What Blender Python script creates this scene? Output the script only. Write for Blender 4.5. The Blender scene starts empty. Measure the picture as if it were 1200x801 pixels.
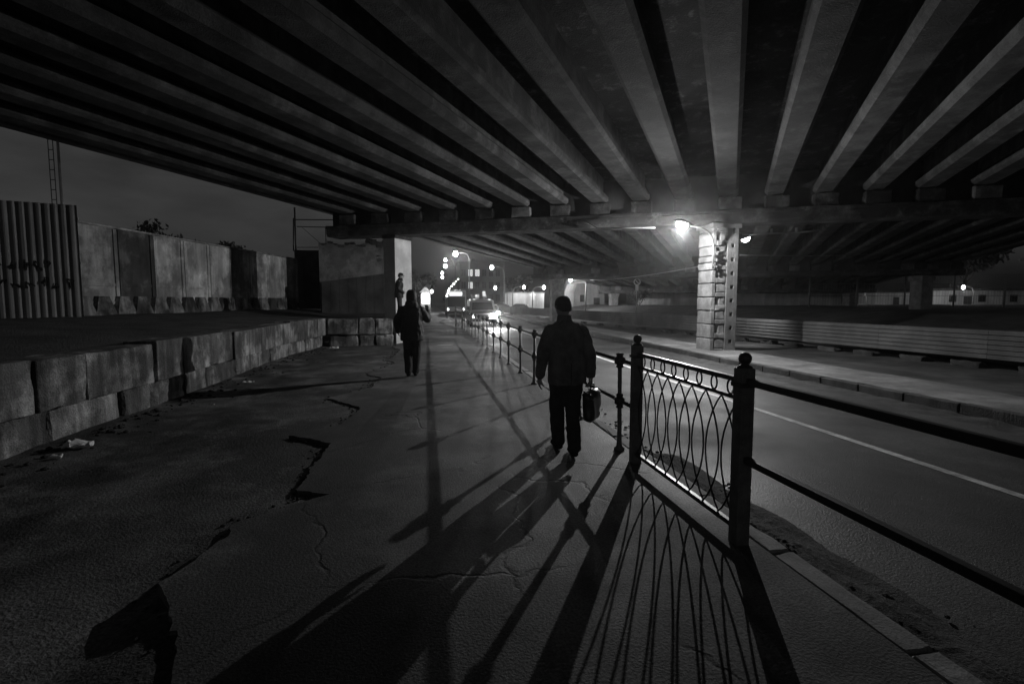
import bpy, bmesh, math, random
from math import sin, cos, pi, radians, sqrt, atan2
from mathutils import Vector, Matrix, noise, Euler
from mathutils.geometry import tessellate_polygon

random.seed(11)
scene = bpy.context.scene
COL = scene.collection

# ------------------------------------------------------------------ helpers
def R(a): return radians(a)

def link(o, parent=None):
    COL.objects.link(o)
    if parent is not None:
        o.parent = parent
    return o

def tag(o, label=None, cat=None, group=None, kind=None):
    if label: o['label'] = label
    if cat: o['category'] = cat
    if group: o['group'] = group
    if kind: o['kind'] = kind
    return o

def empty(name, loc=(0, 0, 0), rz=0.0):
    o = bpy.data.objects.new(name, None)
    o.empty_display_size = .2
    o.location = loc
    o.rotation_euler = (0, 0, rz)
    return link(o)

def thing(name, label, cat, loc=(0, 0, 0), rz=0.0, group=None):
    return tag(empty(name, loc, rz), label, cat, group)

class MB:
    """collects shapes in one bmesh; build() links them as ONE mesh object"""
    def __init__(s): s.bm = bmesh.new()

    def box(s, x0, x1, y0, y1, z0, z1, bevel=0.0, rot=None, origin=None):
        r = bmesh.ops.create_cube(s.bm, size=1.0)
        vs = r['verts']
        c = Vector(((x0 + x1) / 2, (y0 + y1) / 2, (z0 + z1) / 2))
        for v in vs:
            v.co = Vector((v.co.x * (x1 - x0), v.co.y * (y1 - y0), v.co.z * (z1 - z0))) + c
        if bevel:
            es = list({e for v in vs for e in v.link_edges})
            rr = bmesh.ops.bevel(s.bm, geom=es, offset=bevel, segments=2, affect='EDGES', profile=.6)
            vs = list({v for f in rr['faces'] for v in f.verts} | {v for v in vs if v.is_valid})
        if rot is not None:
            o = Vector(origin) if origin else c
            for v in vs: v.co = rot @ (v.co - o) + o
        return vs

    def rock(s, x0, x1, y0, y1, z0, z1, cuts=5, amp=.012, freq=3.0, bevel=.02, seed=0.0, rot=None):
        """a box with worn, uneven faces and chipped edges"""
        b = bmesh.new()
        bmesh.ops.create_cube(b, size=1.0)
        dx, dy, dz = x1 - x0, y1 - y0, z1 - z0
        c = Vector(((x0 + x1) / 2, (y0 + y1) / 2, (z0 + z1) / 2))
        for v in b.verts: v.co = Vector((v.co.x * dx, v.co.y * dy, v.co.z * dz))
        bmesh.ops.bevel(b, geom=b.edges[:], offset=bevel, segments=1, affect='EDGES')
        bmesh.ops.subdivide_edges(b, edges=[e for e in b.edges if e.calc_length() > .12], cuts=cuts, use_grid_fill=True)
        for v in b.verts:
            p = (v.co + c) * freq + Vector((seed, seed * .7, 0))
            n = noise.noise_vector(p) * amp + noise.noise_vector(p * 3.7) * amp * .45
            edge = sum(1 for a, d in zip(v.co, (dx, dy, dz)) if abs(abs(a) - d / 2) < bevel * 1.05)
            v.co += n
            if edge >= 2:
                k = max(0.0, noise.noise(p * 1.3 + Vector((9, 2, 5)))) * amp * 5
                v.co -= Vector((v.co.x, v.co.y, v.co.z)).normalized() * k
        m = Matrix.Translation(c)
        if rot is not None: m = m @ rot.to_4x4()
        bmesh.ops.transform(b, matrix=m, verts=b.verts[:])
        s.add(b); b.free()

    def add(s, b):
        me = bpy.data.meshes.new('tmp'); b.to_mesh(me); s.bm.from_mesh(me); bpy.data.meshes.remove(me)

    def rings(s, rings, cap=True, closed=True):
        L = [[s.bm.verts.new(p) for p in r] for r in rings]
        n = len(L[0])
        for a, b in zip(L, L[1:]):
            for i in range(n if closed else n - 1):
                j = (i + 1) % n
                s.bm.faces.new((a[i], a[j], b[j], b[i]))
        if cap:
            s.bm.faces.new(list(reversed(L[0]))); s.bm.faces.new(L[-1])
        return L

    def tube(s, pts, r, seg=8, cap=True):
        pts = [Vector(p) for p in pts]
        rs = r if isinstance(r, (list, tuple)) else [r] * len(pts)
        rings = []; up = None
        for i, p in enumerate(pts):
            d = (pts[min(i + 1, len(pts) - 1)] - pts[max(i - 1, 0)]).normalized()
            if up is None:
                a = Vector((0, 0, 1)) if abs(d.z) < .9 else Vector((1, 0, 0))
                up = (a - d * a.dot(d)).normalized()
            else:
                up = (up - d * up.dot(d)).normalized()
            w = d.cross(up)
            rings.append([p + (up * cos(2 * pi * k / seg) + w * sin(2 * pi * k / seg)) * rs[i] for k in range(seg)])
        s.rings(rings, cap)

    def lathe(s, prof, c=(0, 0, 0), seg=16, axis=None):
        """prof: list of (radius, height)"""
        c = Vector(c); M = Matrix.Identity(3) if axis is None else Vector((0, 0, 1)).rotation_difference(Vector(axis)).to_matrix()
        rr = [[c + M @ Vector((max(r, 1e-4) * cos(2 * pi * k / seg), max(r, 1e-4) * sin(2 * pi * k / seg), h)) for k in range(seg)] for r, h in prof]
        s.rings(rr, True)

    def ball(s, c, r, sub=2, scale=(1, 1, 1)):
        q = bmesh.ops.create_icosphere(s.bm, subdivisions=sub, radius=1.0)
        rx, ry, rz = (r * scale[0], r * scale[1], r * scale[2])
        for v in q['verts']:
            v.co = Vector((v.co.x * rx, v.co.y * ry, v.co.z * rz)) + Vector(c)
        return q['verts']

    def prism(s, poly, z0, z1):
        a = [s.bm.verts.new((x, y, z0)) for x, y in poly]
        b = [s.bm.verts.new((x, y, z1)) for x, y in poly]
        n = len(poly)
        for i in range(n):
            j = (i + 1) % n
            s.bm.faces.new((a[i], a[j], b[j], b[i]))
        for i, j, k in tessellate_polygon([[Vector((x, y, 0)) for x, y in poly]]):
            s.bm.faces.new((a[i], a[j], a[k])); s.bm.faces.new((b[k], b[j], b[i]))

    def profile(s, prof, p0, p1, up=(0, 0, 1)):
        """extrude a 2-D outline (sideways, height) from p0 to p1"""
        p0, p1 = Vector(p0), Vector(p1)
        d = (p1 - p0).normalized(); side = d.cross(Vector(up)).normalized(); u = Vector((0, 0, 1))
        s.rings([[p + side * a + u * b for a, b in prof] for p in (p0, p1)], True)

    def grid(s, x0, x1, y0, y1, nx, ny, zf):
        V = [[s.bm.verts.new((x0 + (x1 - x0) * i / nx, y0 + (y1 - y0) * j / ny, 0)) for i in range(nx + 1)] for j in range(ny + 1)]
        for row in V:
            for v in row: v.co.z = zf(v.co.x, v.co.y)
        for j in range(ny):
            for i in range(nx):
                s.bm.faces.new((V[j][i], V[j][i + 1], V[j + 1][i + 1], V[j + 1][i]))

    def build(s, name, m, parent=None, smooth=False, recalc=True):
        if recalc: bmesh.ops.recalc_face_normals(s.bm, faces=s.bm.faces[:])
        me = bpy.data.meshes.new(name); s.bm.to_mesh(me); s.bm.free()
        for mm in (m if isinstance(m, (list, tuple)) else [m]): me.materials.append(mm)
        if smooth:
            for p in me.polygons: p.use_smooth = True
        return link(bpy.data.objects.new(name, me), parent)

def struct(o): o['kind'] = 'structure'; return o

def copy_tree(o, parent=None):
    c = o.copy(); COL.objects.link(c)
    if parent is not None: c.parent = parent
    for ch in list(o.children): copy_tree(ch, c)
    return c

# ------------------------------------------------------------------ materials
def new_mat(name):
    m = bpy.data.materials.new(name); m.use_nodes = True
    nt = m.node_tree
    return m, nt, nt.nodes['Principled BSDF']

def grey(name, v, rough=.8, var=.35, scale=4.0, fine=60.0, bump=.25, bdist=.01, metal=0.0, streak=0.0,
         spec=.3, rough_var=0.0, crack=0.0, stain=0.0, bloom=0.0, fv=.5, bscale=.9):
    """neutral grey with blotches, speckle, optional vertical streaks, stains and cracks"""
    m, nt, b = new_mat(name); N = nt.nodes; L = nt.links
    tc = N.new('ShaderNodeTexCoord'); oi = N.new('ShaderNodeObjectInfo')
    sh = N.new('ShaderNodeMath'); sh.operation = 'MULTIPLY'; sh.inputs[1].default_value = 37.0; L.new(oi.outputs['Random'], sh.inputs[0])
    ad = N.new('ShaderNodeVectorMath'); ad.operation = 'ADD'; L.new(tc.outputs['Object'], ad.inputs[0]); L.new(sh.outputs[0], ad.inputs[1]); co = ad.outputs[0]
    def nz(sc, det=6, ro=.6, vec=co):
        n = N.new('ShaderNodeTexNoise'); n.inputs['Scale'].default_value = sc; n.inputs['Detail'].default_value = det
        n.inputs['Roughness'].default_value = ro; L.new(vec, n.inputs['Vector']); return n.outputs['Fac']
    def math_(op, a, c, cl=False):
        q = N.new('ShaderNodeMath'); q.operation = op; q.use_clamp = cl
        for i, x in enumerate((a, c)):
            if isinstance(x, (int, float)): q.inputs[i].default_value = x
            else: L.new(x, q.inputs[i])
        return q.outputs[0]
    def remap(x, a, c, lo, hi):
        q = N.new('ShaderNodeMapRange'); L.new(x, q.inputs[0])
        for i, k in enumerate((a, c, lo, hi)): q.inputs[i + 1].default_value = k
        return q.outputs[0]
    big, fin = nz(scale), nz(fine, 4)
    f = remap(big, .3, .7, 1 - var, 1 + var)
    f = math_('MULTIPLY', f, remap(fin, .3, .7, 1 - var * fv, 1 + var * fv))
    if streak:
        mp = N.new('ShaderNodeMapping'); mp.inputs['Scale'].default_value = (1, 1, .12); L.new(co, mp.inputs['Vector'])
        f = math_('MULTIPLY', f, remap(nz(scale * 2.2, 5, .65, mp.outputs['Vector']), .42, .62, 1 - streak, 1.0))
    if stain:
        f = math_('MULTIPLY', f, remap(nz(scale * .45, 8, .7), .47, .56, 1 - stain, 1.0))
    if bloom:
        f = math_('MULTIPLY', f, remap(nz(scale * bscale, 10, .78), .53, .66, 1.0, 1 + bloom))
    h = math_('ADD', fin, math_('MULTIPLY', big, .6))
    if crack:
        wv = N.new('ShaderNodeVectorMath'); wv.operation = 'ADD'
        nn = N.new('ShaderNodeTexNoise'); nn.inputs['Scale'].default_value = 2.0; nn.inputs['Detail'].default_value = 5
        L.new(co, nn.inputs['Vector'])
        sc = N.new('ShaderNodeVectorMath'); sc.operation = 'SCALE'; sc.inputs['Scale'].default_value = .5; L.new(nn.outputs['Color'], sc.inputs[0])
        L.new(co, wv.inputs[0]); L.new(sc.outputs[0], wv.inputs[1])
        vo = N.new('ShaderNodeTexVoronoi'); vo.feature = 'DISTANCE_TO_EDGE'; vo.inputs['Scale'].default_value = .55
        L.new(wv.outputs[0], vo.inputs['Vector'])
        mask = remap(nz(.8, 3), .45, .6, 0, 1)
        c = math_('MULTIPLY', remap(vo.outputs['Distance'], .0, .012, crack, 0), mask, True)
        f = math_('MULTIPLY', f, math_('SUBTRACT', 1.0, c))
        h = math_('SUBTRACT', h, math_('MULTIPLY', c, 1.2))
    col = math_('MULTIPLY', f, v, True)
    cmb = N.new('ShaderNodeCombineColor')
    for i in range(3): L.new(col, cmb.inputs[i])
    L.new(cmb.outputs[0], b.inputs['Base Color'])
    b.inputs['Metallic'].default_value = metal
    b.inputs['Specular IOR Level'].default_value = spec
    if rough_var:
        L.new(remap(nz(scale * .6, 5), .35, .65, rough - rough_var, min(1, rough + rough_var)), b.inputs['Roughness'])
    else: b.inputs['Roughness'].default_value = rough
    if bump:
        bp = N.new('ShaderNodeBump'); bp.inputs['Strength'].default_value = bump; bp.inputs['Distance'].default_value = bdist
        L.new(h, bp.inputs['Height']); L.new(bp.outputs['Normal'], b.inputs['Normal'])
    return m

def glow(name, strength, v=1.0):
    m, nt, b = new_mat(name)
    b.inputs['Base Color'].default_value = (.8, .8, .8, 1)
    b.inputs['Emission Color'].default_value = (v, v, v, 1)
    b.inputs['Emission Strength'].default_value = strength
    return m

def glassy(name, v=.02, rough=.08):
    m, nt, b = new_mat(name)
    b.inputs['Base Color'].default_value = (v, v, v, 1); b.inputs['Roughness'].default_value = rough
    return m

M = dict(
    asphalt=grey('worn_road_asphalt', .05, .68, .45, .6, 62, .6, .012, rough_var=.16, spec=.28, stain=.4, bloom=.3, fv=1.4),
    pave=grey('worn_footpath_asphalt', .11, .72, .38, .8, 62, .55, .010, rough_var=.14, crack=.8, stain=.45, bloom=.3, fv=1.5),
    old=grey('old_rough_asphalt', .10, .85, .5, 1.4, 48, .8, .022, stain=.5, bloom=.5, fv=1.2),
    earth=grey('packed_dirt', .06, .95, .45, 1.2, 30, .9, .05),
    dirt=grey('gutter_dirt', .045, .95, .5, 5, 60, .9, .03),
    paint=grey('worn_road_paint', .62, .6, .4, 6, 80, .2, .004, stain=.35),
    kerb=grey('kerb_stone', .24, .8, .3, 2.5, 60, .4, .012, stain=.3),
    island=grey('island_concrete', .2, .85, .35, 1.5, 50, .5, .02, stain=.35),
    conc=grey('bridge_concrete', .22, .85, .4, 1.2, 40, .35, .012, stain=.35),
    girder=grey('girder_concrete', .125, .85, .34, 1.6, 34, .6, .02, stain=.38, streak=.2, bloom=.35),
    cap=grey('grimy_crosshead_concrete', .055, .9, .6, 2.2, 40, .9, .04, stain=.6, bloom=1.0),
    padpale=grey('pale_bearing_concrete', .17, .9, .45, 2.2, 40, .5, .02, stain=.45),
    darkest=grey('dark_concrete', .04, .95, .5, 1.5, 40, .4, .02),
    yardpave=grey('dirty_island_ground', .07, .95, .45, 1.2, 40, .7, .03, stain=.4),
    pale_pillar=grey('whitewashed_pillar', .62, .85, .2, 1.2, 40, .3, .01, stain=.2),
    slab=grey('slab_concrete', .055, .9, .5, .9, 30, .6, .02, stain=.5, bloom=3.5, bscale=3.2),
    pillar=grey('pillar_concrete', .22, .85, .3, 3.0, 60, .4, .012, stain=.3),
    block=grey('block_concrete', .36, .88, .5, 2.0, 40, .8, .03, streak=.6, stain=.65),
    panel=grey('panel_concrete', .40, .88, .35, 1.2, 40, .35, .012, streak=.35, stain=.35),
    plaster=grey('peeling_plaster', .17, .9, .4, 1.1, 30, .4, .015, stain=.45),
    darkwall=grey('tarred_board', .045, .85, .5, 1.6, 40, .4, .01),
    corr=grey('dull_zinc_sheet', .20, .6, .25, .8, 40, .1, .004, streak=.3),
    iron=grey('black_railing_paint', .018, .45, .4, 12, 90, .3, .002, spec=.5),
    post=grey('grey_post_paint', .12, .5, .4, 10, 90, .35, .003, spec=.4),
    steel=grey('galvanised_steel', .30, .45, .25, 5, 60, .1, .002, metal=.6),
    lampbody=grey('lamp_housing', .25, .5, .2, 5, 60, .1, .002),
    barrier=grey('barrier_concrete', .10, .85, .3, .9, 40, .35, .01, stain=.3),
    coat=grey('dark_wool_cloth', .13, .95, .45, 7, 260, .8, .004, spec=.15),
    trousers=grey('black_trouser_cloth', .04, .95, .25, 8, 320, .4, .003, spec=.15),
    nylon=grey('black_jacket_cloth', .020, .65, .3, 8, 200, .3, .003, spec=.3),
    leather=grey('black_leather', .022, .4, .3, 14, 160, .3, .002, spec=.5),
    sole=grey('shoe_leather', .02, .85, .3, 12, 120, .2, .002, spec=.1),
    hair=grey('dark_hair', .02, .6, .5, 30, 200, .7, .006),
    skin=grey('skin', .32, .6, .12, 12, 150, .15, .002),
    white=grey('white_trim', .6, .6, .1, 10, 90, .1, .002),
    leaf=grey('dark_leaf', .05, .7, .4, 2, 20, 0),
    bark=grey('bark', .06, .95, .4, 6, 40, .8, .02),
    vanpaint=grey('van_paint', .30, .35, .08, 2, 60, .02, .001, spec=.5),
    buspaint=grey('bus_paint', .25, .4, .1, 2, 60, .02, .001, spec=.5),
    rubber=grey('tyre_rubber', .02, .9, .2, 8, 80, .2, .003),
    facade=grey('far_facade', .10, .9, .3, .4, 8, .1, .02),
    palewall=grey('pale_wall', .5, .85, .25, .5, 12, .2, .02, streak=.3),
    paper=grey('litter_paper', .7, .8, .2, 20, 90, .2, .003),
    spray=grey('graffiti_paint', .012, .7, .2, 8, 60, 0),
    glass=glassy('dark_glass'),
    sign_dark=grey('sign_dark_face', .05, .5, .05, 4, 40, 0),
    sign_ring=grey('sign_ring', .7, .5, .08, 4, 40, 0),
    lamp=glow('lit_lamp', 30),
    lamp_far=glow('lit_far_lamp', 20),
    lamp_dim=glow('lit_dim_lamp', 12),
    headlight=glow('lit_headlight', 500),
    headlight_dim=glow('lit_side_headlight', 5),
    window=glow('lit_window', .7),
    display=glow('lit_display', 1.6),
)

# ------------------------------------------------------------------ layout constants (metres)
B = Vector((sin(R(32.66)), cos(R(32.66)), 0))           # along the bridge girders
C = Vector((-sin(R(66.24)), cos(R(66.24)), 0))          # along the cross-heads
PIER = Vector((9.98, 16.4, 0))                          # middle pillar of the first bent
SPAN, GRADE = 23.1, -.037                               # the deck drops away from the camera
def soffit(along): return 5.16 + GRADE * along

# ------------------------------------------------------------------ ground
def flat(name, x0, x1, y0, y1, z, m, nx=1, ny=1, zf=None):
    b = MB(); b.grid(x0, x1, y0, y1, nx, ny, zf or (lambda x, y: z)); return struct(b.build(name, m, recalc=False))

flat('ground', -260, 300, -60, 420, -.32, M['earth'])
flat('road', 2.44, 8.62, -12, 300, -.15, M['asphalt'], 4, 60, lambda x, y: -.15 - .03 * (x - 2.44) / 6.2)
b = MB()
b.grid(5.53, 5.65, -12, 140, 1, 40, lambda x, y: -.1605)
struct(b.build('road_marking', M['paint'], recalc=False))

def low_z(x, y):
    def lerp_tab(y):
        T = [(2.0, -.022), (3.3, -.024), (4.2, -.030), (6.3, -.040), (7.6, -.026), (9.6, -.018), (12, -.014), (30, -.014)]
        if y <= T[0][0]: return T[0][1]
        for (a, p), (c, q) in zip(T, T[1:]):
            if y <= c: return p + (q - p) * (y - a) / (c - a)
        return T[-1][1]
    z = lerp_tab(y) - .075 * math.exp(-((x + 1.72 - .12 * (y - 3)) / .24) ** 2) * max(0, min(1, (4.0 - y) / .8)); k = abs(z) / .05
    z += .008 * min(1, k) * noise.noise(Vector((x * 1.1, y * .8, 0))) + .005 * min(1, k) * noise.noise(Vector((x * 5, y * 4, 3)))
    if x < -2.6:
        z -= .035 * min(1, (-2.6 - x) / .8)
        z += .05 * max(0, noise.noise(Vector((x * 2.5, y * 2.5, 8)))) * min(1, (-2.6 - x) / .6) + .04 * max(0, -3.4 - x)
    return z
flat('footpath', -4.9, 2.1, -4, 24, 0, M['old'], 90, 200, low_z)
# the newer asphalt layer with its broken, stepped edge
EDGE = [(-.9, 40), (-1.0, 22.6), (-1.22, 19.0), (-.9, 18.2), (-1.12, 14.9), (-.85, 14.2), (-1.4, 12.1), (-1.0, 11.6), (-1.1, 10.3),
        (-1.72, 9.28), (-1.05, 8.35), (-1.19, 7.29), (-1.50, 6.92), (-1.72, 6.74), (-1.15, 6.28), (-1.18, 4.77), (-.89, 4.59),
        (-1.48, 4.11), (-1.43, 3.9), (-1.61, 3.27), (-1.30, 2.76), (-1.15, 2.37), (-.74, 1.38), (-.9, -5)]
rag = []
for (x0, y0), (x1, y1) in zip(EDGE, EDGE[1:]):
    n = max(1, int(sqrt((x1 - x0) ** 2 + (y1 - y0) ** 2) / .045))
    if y0 > 23: n = 1
    for k in range(n):
        t = k / n; x = x0 + (x1 - x0) * t; y = y0 + (y1 - y0) * t
        rag.append((x + .04 * (1 if y > 4 else .4) * noise.noise(Vector((x * 12, y * 12, 1))) + .04 * noise.noise(Vector((x * 2.5, y * 2.5, 4))),
                    y + .04 * noise.noise(Vector((x * 12, y * 12, 7)))))
rag.append(EDGE[-1])
b = MB(); b.prism(rag + [(2.27, -5), (2.27, 40)], -.2, 0); struct(b.build('sidewalk', M['pave']))
flat('far_sidewalk', -14, 2.27, 39.9, 260, -.004, M['pave'], 4, 40)
flat('far_footpath', -14, -.7, 22.5, 39.95, -.08, M['old'], 20, 30)
# kerbs
def kerb(name, x0, x1, y0, y1, z0, z1, m, seed):
    b = MB(); y = y0; r = random.Random(seed)
    while y < y1:
        l = min(1.0 if y < 40 else 12, y1 - y)
        q = (x0 + r.uniform(-.008, .008), x1 + r.uniform(-.008, .008), y + .006, y + l - .006, z0, z1 + r.uniform(-.012, .008))
        if y < 14: b.rock(*q, 5, .007, 5, .014, y)
        else: b.box(*q, .012)
        y += l
    return struct(b.build(name, m))
kerb('kerb', 2.272, 2.435, -5, 120, -.3, .006, M['kerb'], 3)
kerb('island_kerb', 8.625, 8.80, -6, 90, -.3, .016, M['yardpave'], 4)  # dark ground material: dirt plus the shade of the kerb face, as colour
def isl_z(x, y): return -.012 + .02 * noise.noise(Vector((x * .9, y * .7, 2))) - .05 * max(0, x - 10.2)
flat('island', 8.8, 10.6, -8, 110, 0, M['island'], 10, 160, lambda x, y: isl_z(x, y) + .02)
flat('island_ground', 9.9, 60, -8, 110, 0, M['yardpave'], 60, 90, lambda x, y: isl_z(min(x, 12), y) + .035 * min(1, (x - 10.3) / .4))
# gutter dirt at the foot of the near kerb
b = MB()
def gut(x, y):
    t = (x - 2.44) / .62
    return -.158 + max(0, (1 - t)) * .07 * (1.25 + noise.noise(Vector((x * 4, y * 2, 0)))) + .04 * abs(noise.noise(Vector((x * 16, y * 11, 5)))) * (1 - t) - .012 * t
b.grid(2.437, 3.06, -.5, 5.6, 26, 190, gut)
tag(b.build('gutter_dirt', M['dirt'], recalc=False), kind='stuff')
b = MB()
def gut2(x, y):
    t = (8.62 - x) / .8
    return -.184 + max(0, (1 - t)) * .04 * (1 + noise.noise(Vector((x * 5, y * 2.4, 9)))) - .012 * t
b.grid(7.82, 8.622, 1, 19, 14, 200, gut2)
tag(b.build('island_gutter_dirt', M['dirt'], recalc=False), kind='stuff')
# the raised yard on the left, held by the block wall
def yard_z(x, y):
    t = max(0, min(1, (-4.6 - x) / 3.5))
    return 1.0 + .24 * t + .05 * noise.noise(Vector((x * .9, y * .7, 0))) + .02 * noise.noise(Vector((x * 4, y * 3, 6)))
flat('yard_terrain', -60, -4.62, -10, 70, 0, M['earth'], 120, 130, yard_z)
flat('yard_terrain_strip', -4.64, 0.2, 20.56, 34, 0, M['earth'], 24, 50, lambda x, y: yard_z(min(x, -4.5), y))
# the dark bank beyond the barrier on the right
def bank_z(x, y): return 1.12 * max(0, min(1, (x - 16) / 6)) + .12 * noise.noise(Vector((x * .35, y * .3, 0))) + .03 * noise.noise(Vector((x * 2, y * 2, 0)))
flat('bank_terrain', 15.3, 110, -5, 70, 0, M['earth'], 110, 80, bank_z)

# ------------------------------------------------------------------ the overpass
ov = thing('overpass', 'dark concrete road bridge on girders roofing the street', 'bridge')
GP = [(-.23, 0), (.23, 0), (.31, .07), (.31, .2), (.13, .36), (.13, .86), (-.13, .86), (-.31, .36) if False else (-.13, .36), (-.31, .2), (-.31, .07)]
PITCH = 1.43
N0, N1 = -10, 10
CAPH = .86
def bent_center(i): return PIER + B * SPAN * i
proto = {}
for i in range(-1, 2 + 1):                              # girders of the spans ending at bent i+1 .. one mesh per span, copied sideways
    a0, a1 = SPAN * i + .12, SPAN * (i + 1) - .12
    if i == 2: a1 = a0 + 5
    b = MB()
    p0, p1 = B * a0, B * a1
    nseg = 14
    d = B; side = d.cross(Vector((0, 0, 1))).normalized()
    rings = []
    for k in range(nseg + 1):
        t = k / nseg; p = p0.lerp(p1, t); z = soffit(a0 + (a1 - a0) * t)
        rings.append([p + side * u + Vector((0, 0, z + v)) for u, v in GP])
    b.rings(rings, True)
    g0 = None
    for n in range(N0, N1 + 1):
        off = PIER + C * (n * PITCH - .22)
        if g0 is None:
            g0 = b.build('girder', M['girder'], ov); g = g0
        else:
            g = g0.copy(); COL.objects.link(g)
        g.location = off
    # slab above this span
    b = MB()
    hw = 15.1
    for k in range(1):
        q = []
        for (aa, zz) in ((SPAN * i, 0), (SPAN * (i + 1) if i < 2 else a1, 0)):
            for s in (-hw, hw):
                q.append(PIER + B * aa + C * s + Vector((0, 0, soffit(aa))))
        for dz in ((.85, 1.12),):
            lo = [v + Vector((0, 0, dz[0])) for v in q]; hi = [v + Vector((0, 0, dz[1])) for v in q]
            o_ = [0, 1, 3, 2]
            b.rings([[lo[j] for j in o_], [hi[j] for j in o_]], True)
    b.build('deck_slab', M['slab'], ov)
    for s in (-15.05, 15.05):                           # edge beams
        b = MB()
        P0 = PIER + B * (SPAN * i) + C * s; P1 = PIER + B * (SPAN * (i + 1) if i < 2 else a1) + C * s
        P0.z = soffit(SPAN * i) + .1; P1.z = soffit(SPAN * (i + 1) if i < 2 else a1) + .1
        b.profile([(-.14, 0), (.14, 0), (.14, 1.5), (-.14, 1.5)], P0, P1)
        b.build('edge_beam', M['conc'], ov)
CAPT = .42
for i in range(0, 3):                                   # cross-heads with their bearing blocks
    ctr = bent_center(i); zt = soffit(SPAN * i) - .03
    zb = zt - CAPH
    b = MB()
    pr = [(-.52, .1), (-.46, 0), (.46, 0), (.52, .1), (.52, CAPT - .12), (.57, CAPT - .09), (.57, CAPT), (-.57, CAPT), (-.57, CAPT - .09), (-.52, CAPT - .12)]
    ring = []
    nn = 60
    for k in range(nn + 1):                             # worn, uneven cap
        p = (ctr - C * 15).lerp(ctr + C * 15, k / nn); side = C.cross(Vector((0, 0, 1)))
        row = []
        for u, v in pr:
            q = p + side * u + Vector((0, 0, zb + v))
            row.append(q + noise.noise_vector(q * 1.7) * .025 + noise.noise_vector(q * 6) * .012)
        ring.append(row)
    b.rings(ring, True)
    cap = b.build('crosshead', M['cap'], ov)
    bb = MB()
    P0 = ctr - C * 14.9; P1 = ctr + C * 14.9; P0.z = P1.z = zb + CAPT + .004
    bb.profile([(-.2, 0), (.2, 0), (.2, 1.2), (-.2, 1.2)], P0, P1)
    bb.build('end_diaphragm', M['darkest'], ov)  # near-black colour paints in the shade of the void behind the blocks
    for n in range(N0, N1 + 1):
        q = ctr + C * (n * PITCH - .22)
        bb = MB()
        bb.rock(q.x - .50, q.x + .50, q.y - .36, q.y + .36, zb + CAPT - .004, zt - .012, 2, .014, 3, .025, n * 1.7 + i, rot=Matrix.Rotation(atan2(C.y, C.x) - pi / 2, 3, 'Z'))
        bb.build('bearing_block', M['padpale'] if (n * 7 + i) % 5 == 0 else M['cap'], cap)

def plain_pillar(name, c, label, top, base=-.1, w=.92, group='bridge pillars'):
    t = thing(name, label, 'pillar', (c.x, c.y, 0), 0, group)
    b = MB(); b.rock(-w / 2, w / 2, -w / 2, w / 2, base, top, 6, .012, 2.0, .03, c.x)
    b.build('shaft', M['pillar'], t)
    b = MB(); b.box(-w / 2 - .07, w / 2 + .07, -w / 2 - .07, w / 2 + .07, top - .35, top - .002, .03)
    b.build('capital', M['pillar'], t)
    return t

# near pillar with its banded steel and concrete jacket
PT = soffit(0) - .03 - CAPH
t = thing('bridge_pillar', 'nearest bridge pillar, brightly lit, banded jacket with square holes, on the traffic island', 'pillar', (9.95, 16.4, 0), 0, 'bridge pillars')
b = MB(); b.rock(-.42, .42, -.36, .44, -.1, PT, 6, .006, 2.0, .02, 1); b.build('core', M['pillar'], t)
zs = [-.08, .42, .9, 1.36, 1.82, 2.28, 2.72, 2.98, 3.2, 3.52, 4.0, PT - .02]
b = MB()
for k, (z0, z1) in enumerate(zip(zs, zs[1:])):
    j = .012 * ((k * 7) % 3 - 1)
    b.rock(-.50 + j, -.418, -.45, .45, z0 + .008, z1 - .016, 3, .008, 4, .02, k * 3.1)          # left face slabs
b.build('side_cladding', M['pillar'], t)
b = MB()
for k, (z0, z1) in enumerate(zip(zs, zs[1:])):
    b.rock(-.50, -.36, -.452, -.362, z0 + .01, z1 - .016, 2, .006, 4, .015, k * 2.3)             # corner column
    b.rock(-.355, .02, -.452, -.30, z0 + .008, z0 + .15 + .03 * (k % 2), 2, .009, 4, .015, k * 5.3)           # battens
    if z1 - z0 > .4: b.rock(-.31 + .1 * (k % 2), .018, -.43, -.34, z0 + .16, z1 - .03, 2, .012, 5, .02, k * 1.3)    # rubble infill
b.build('front_batten', M['pillar'], t)
b = MB()
b.box(.03, .17, -.47, -.35, -.08, PT - .02, .008); b.box(.29, .43, -.47, -.35, -.08, PT - .02, .008)
z = -.08
while z < PT - .3:
    b.box(.165, .295, -.468, -.352, z, min(z + .33, PT - .02), .004); z += .46
b.build('perforated_flange', M['pillar'], t)
b = MB(); b.rock(-.58, .52, -.54, .54, PT - .16, PT - .004, 4, .012, 3, .02, 8); b.build('capital', M['pillar'], t)

# left pillar at the end of the block wall: a forward half and a recessed half
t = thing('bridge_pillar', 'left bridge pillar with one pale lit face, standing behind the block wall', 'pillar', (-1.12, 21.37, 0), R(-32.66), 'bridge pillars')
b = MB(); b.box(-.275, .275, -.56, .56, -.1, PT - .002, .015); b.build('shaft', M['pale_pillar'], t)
b = MB(); b.box(-.32, .32, -.6, .6, PT - .14, PT - .004, .015); b.build('capital', M['cap'], t)

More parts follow.
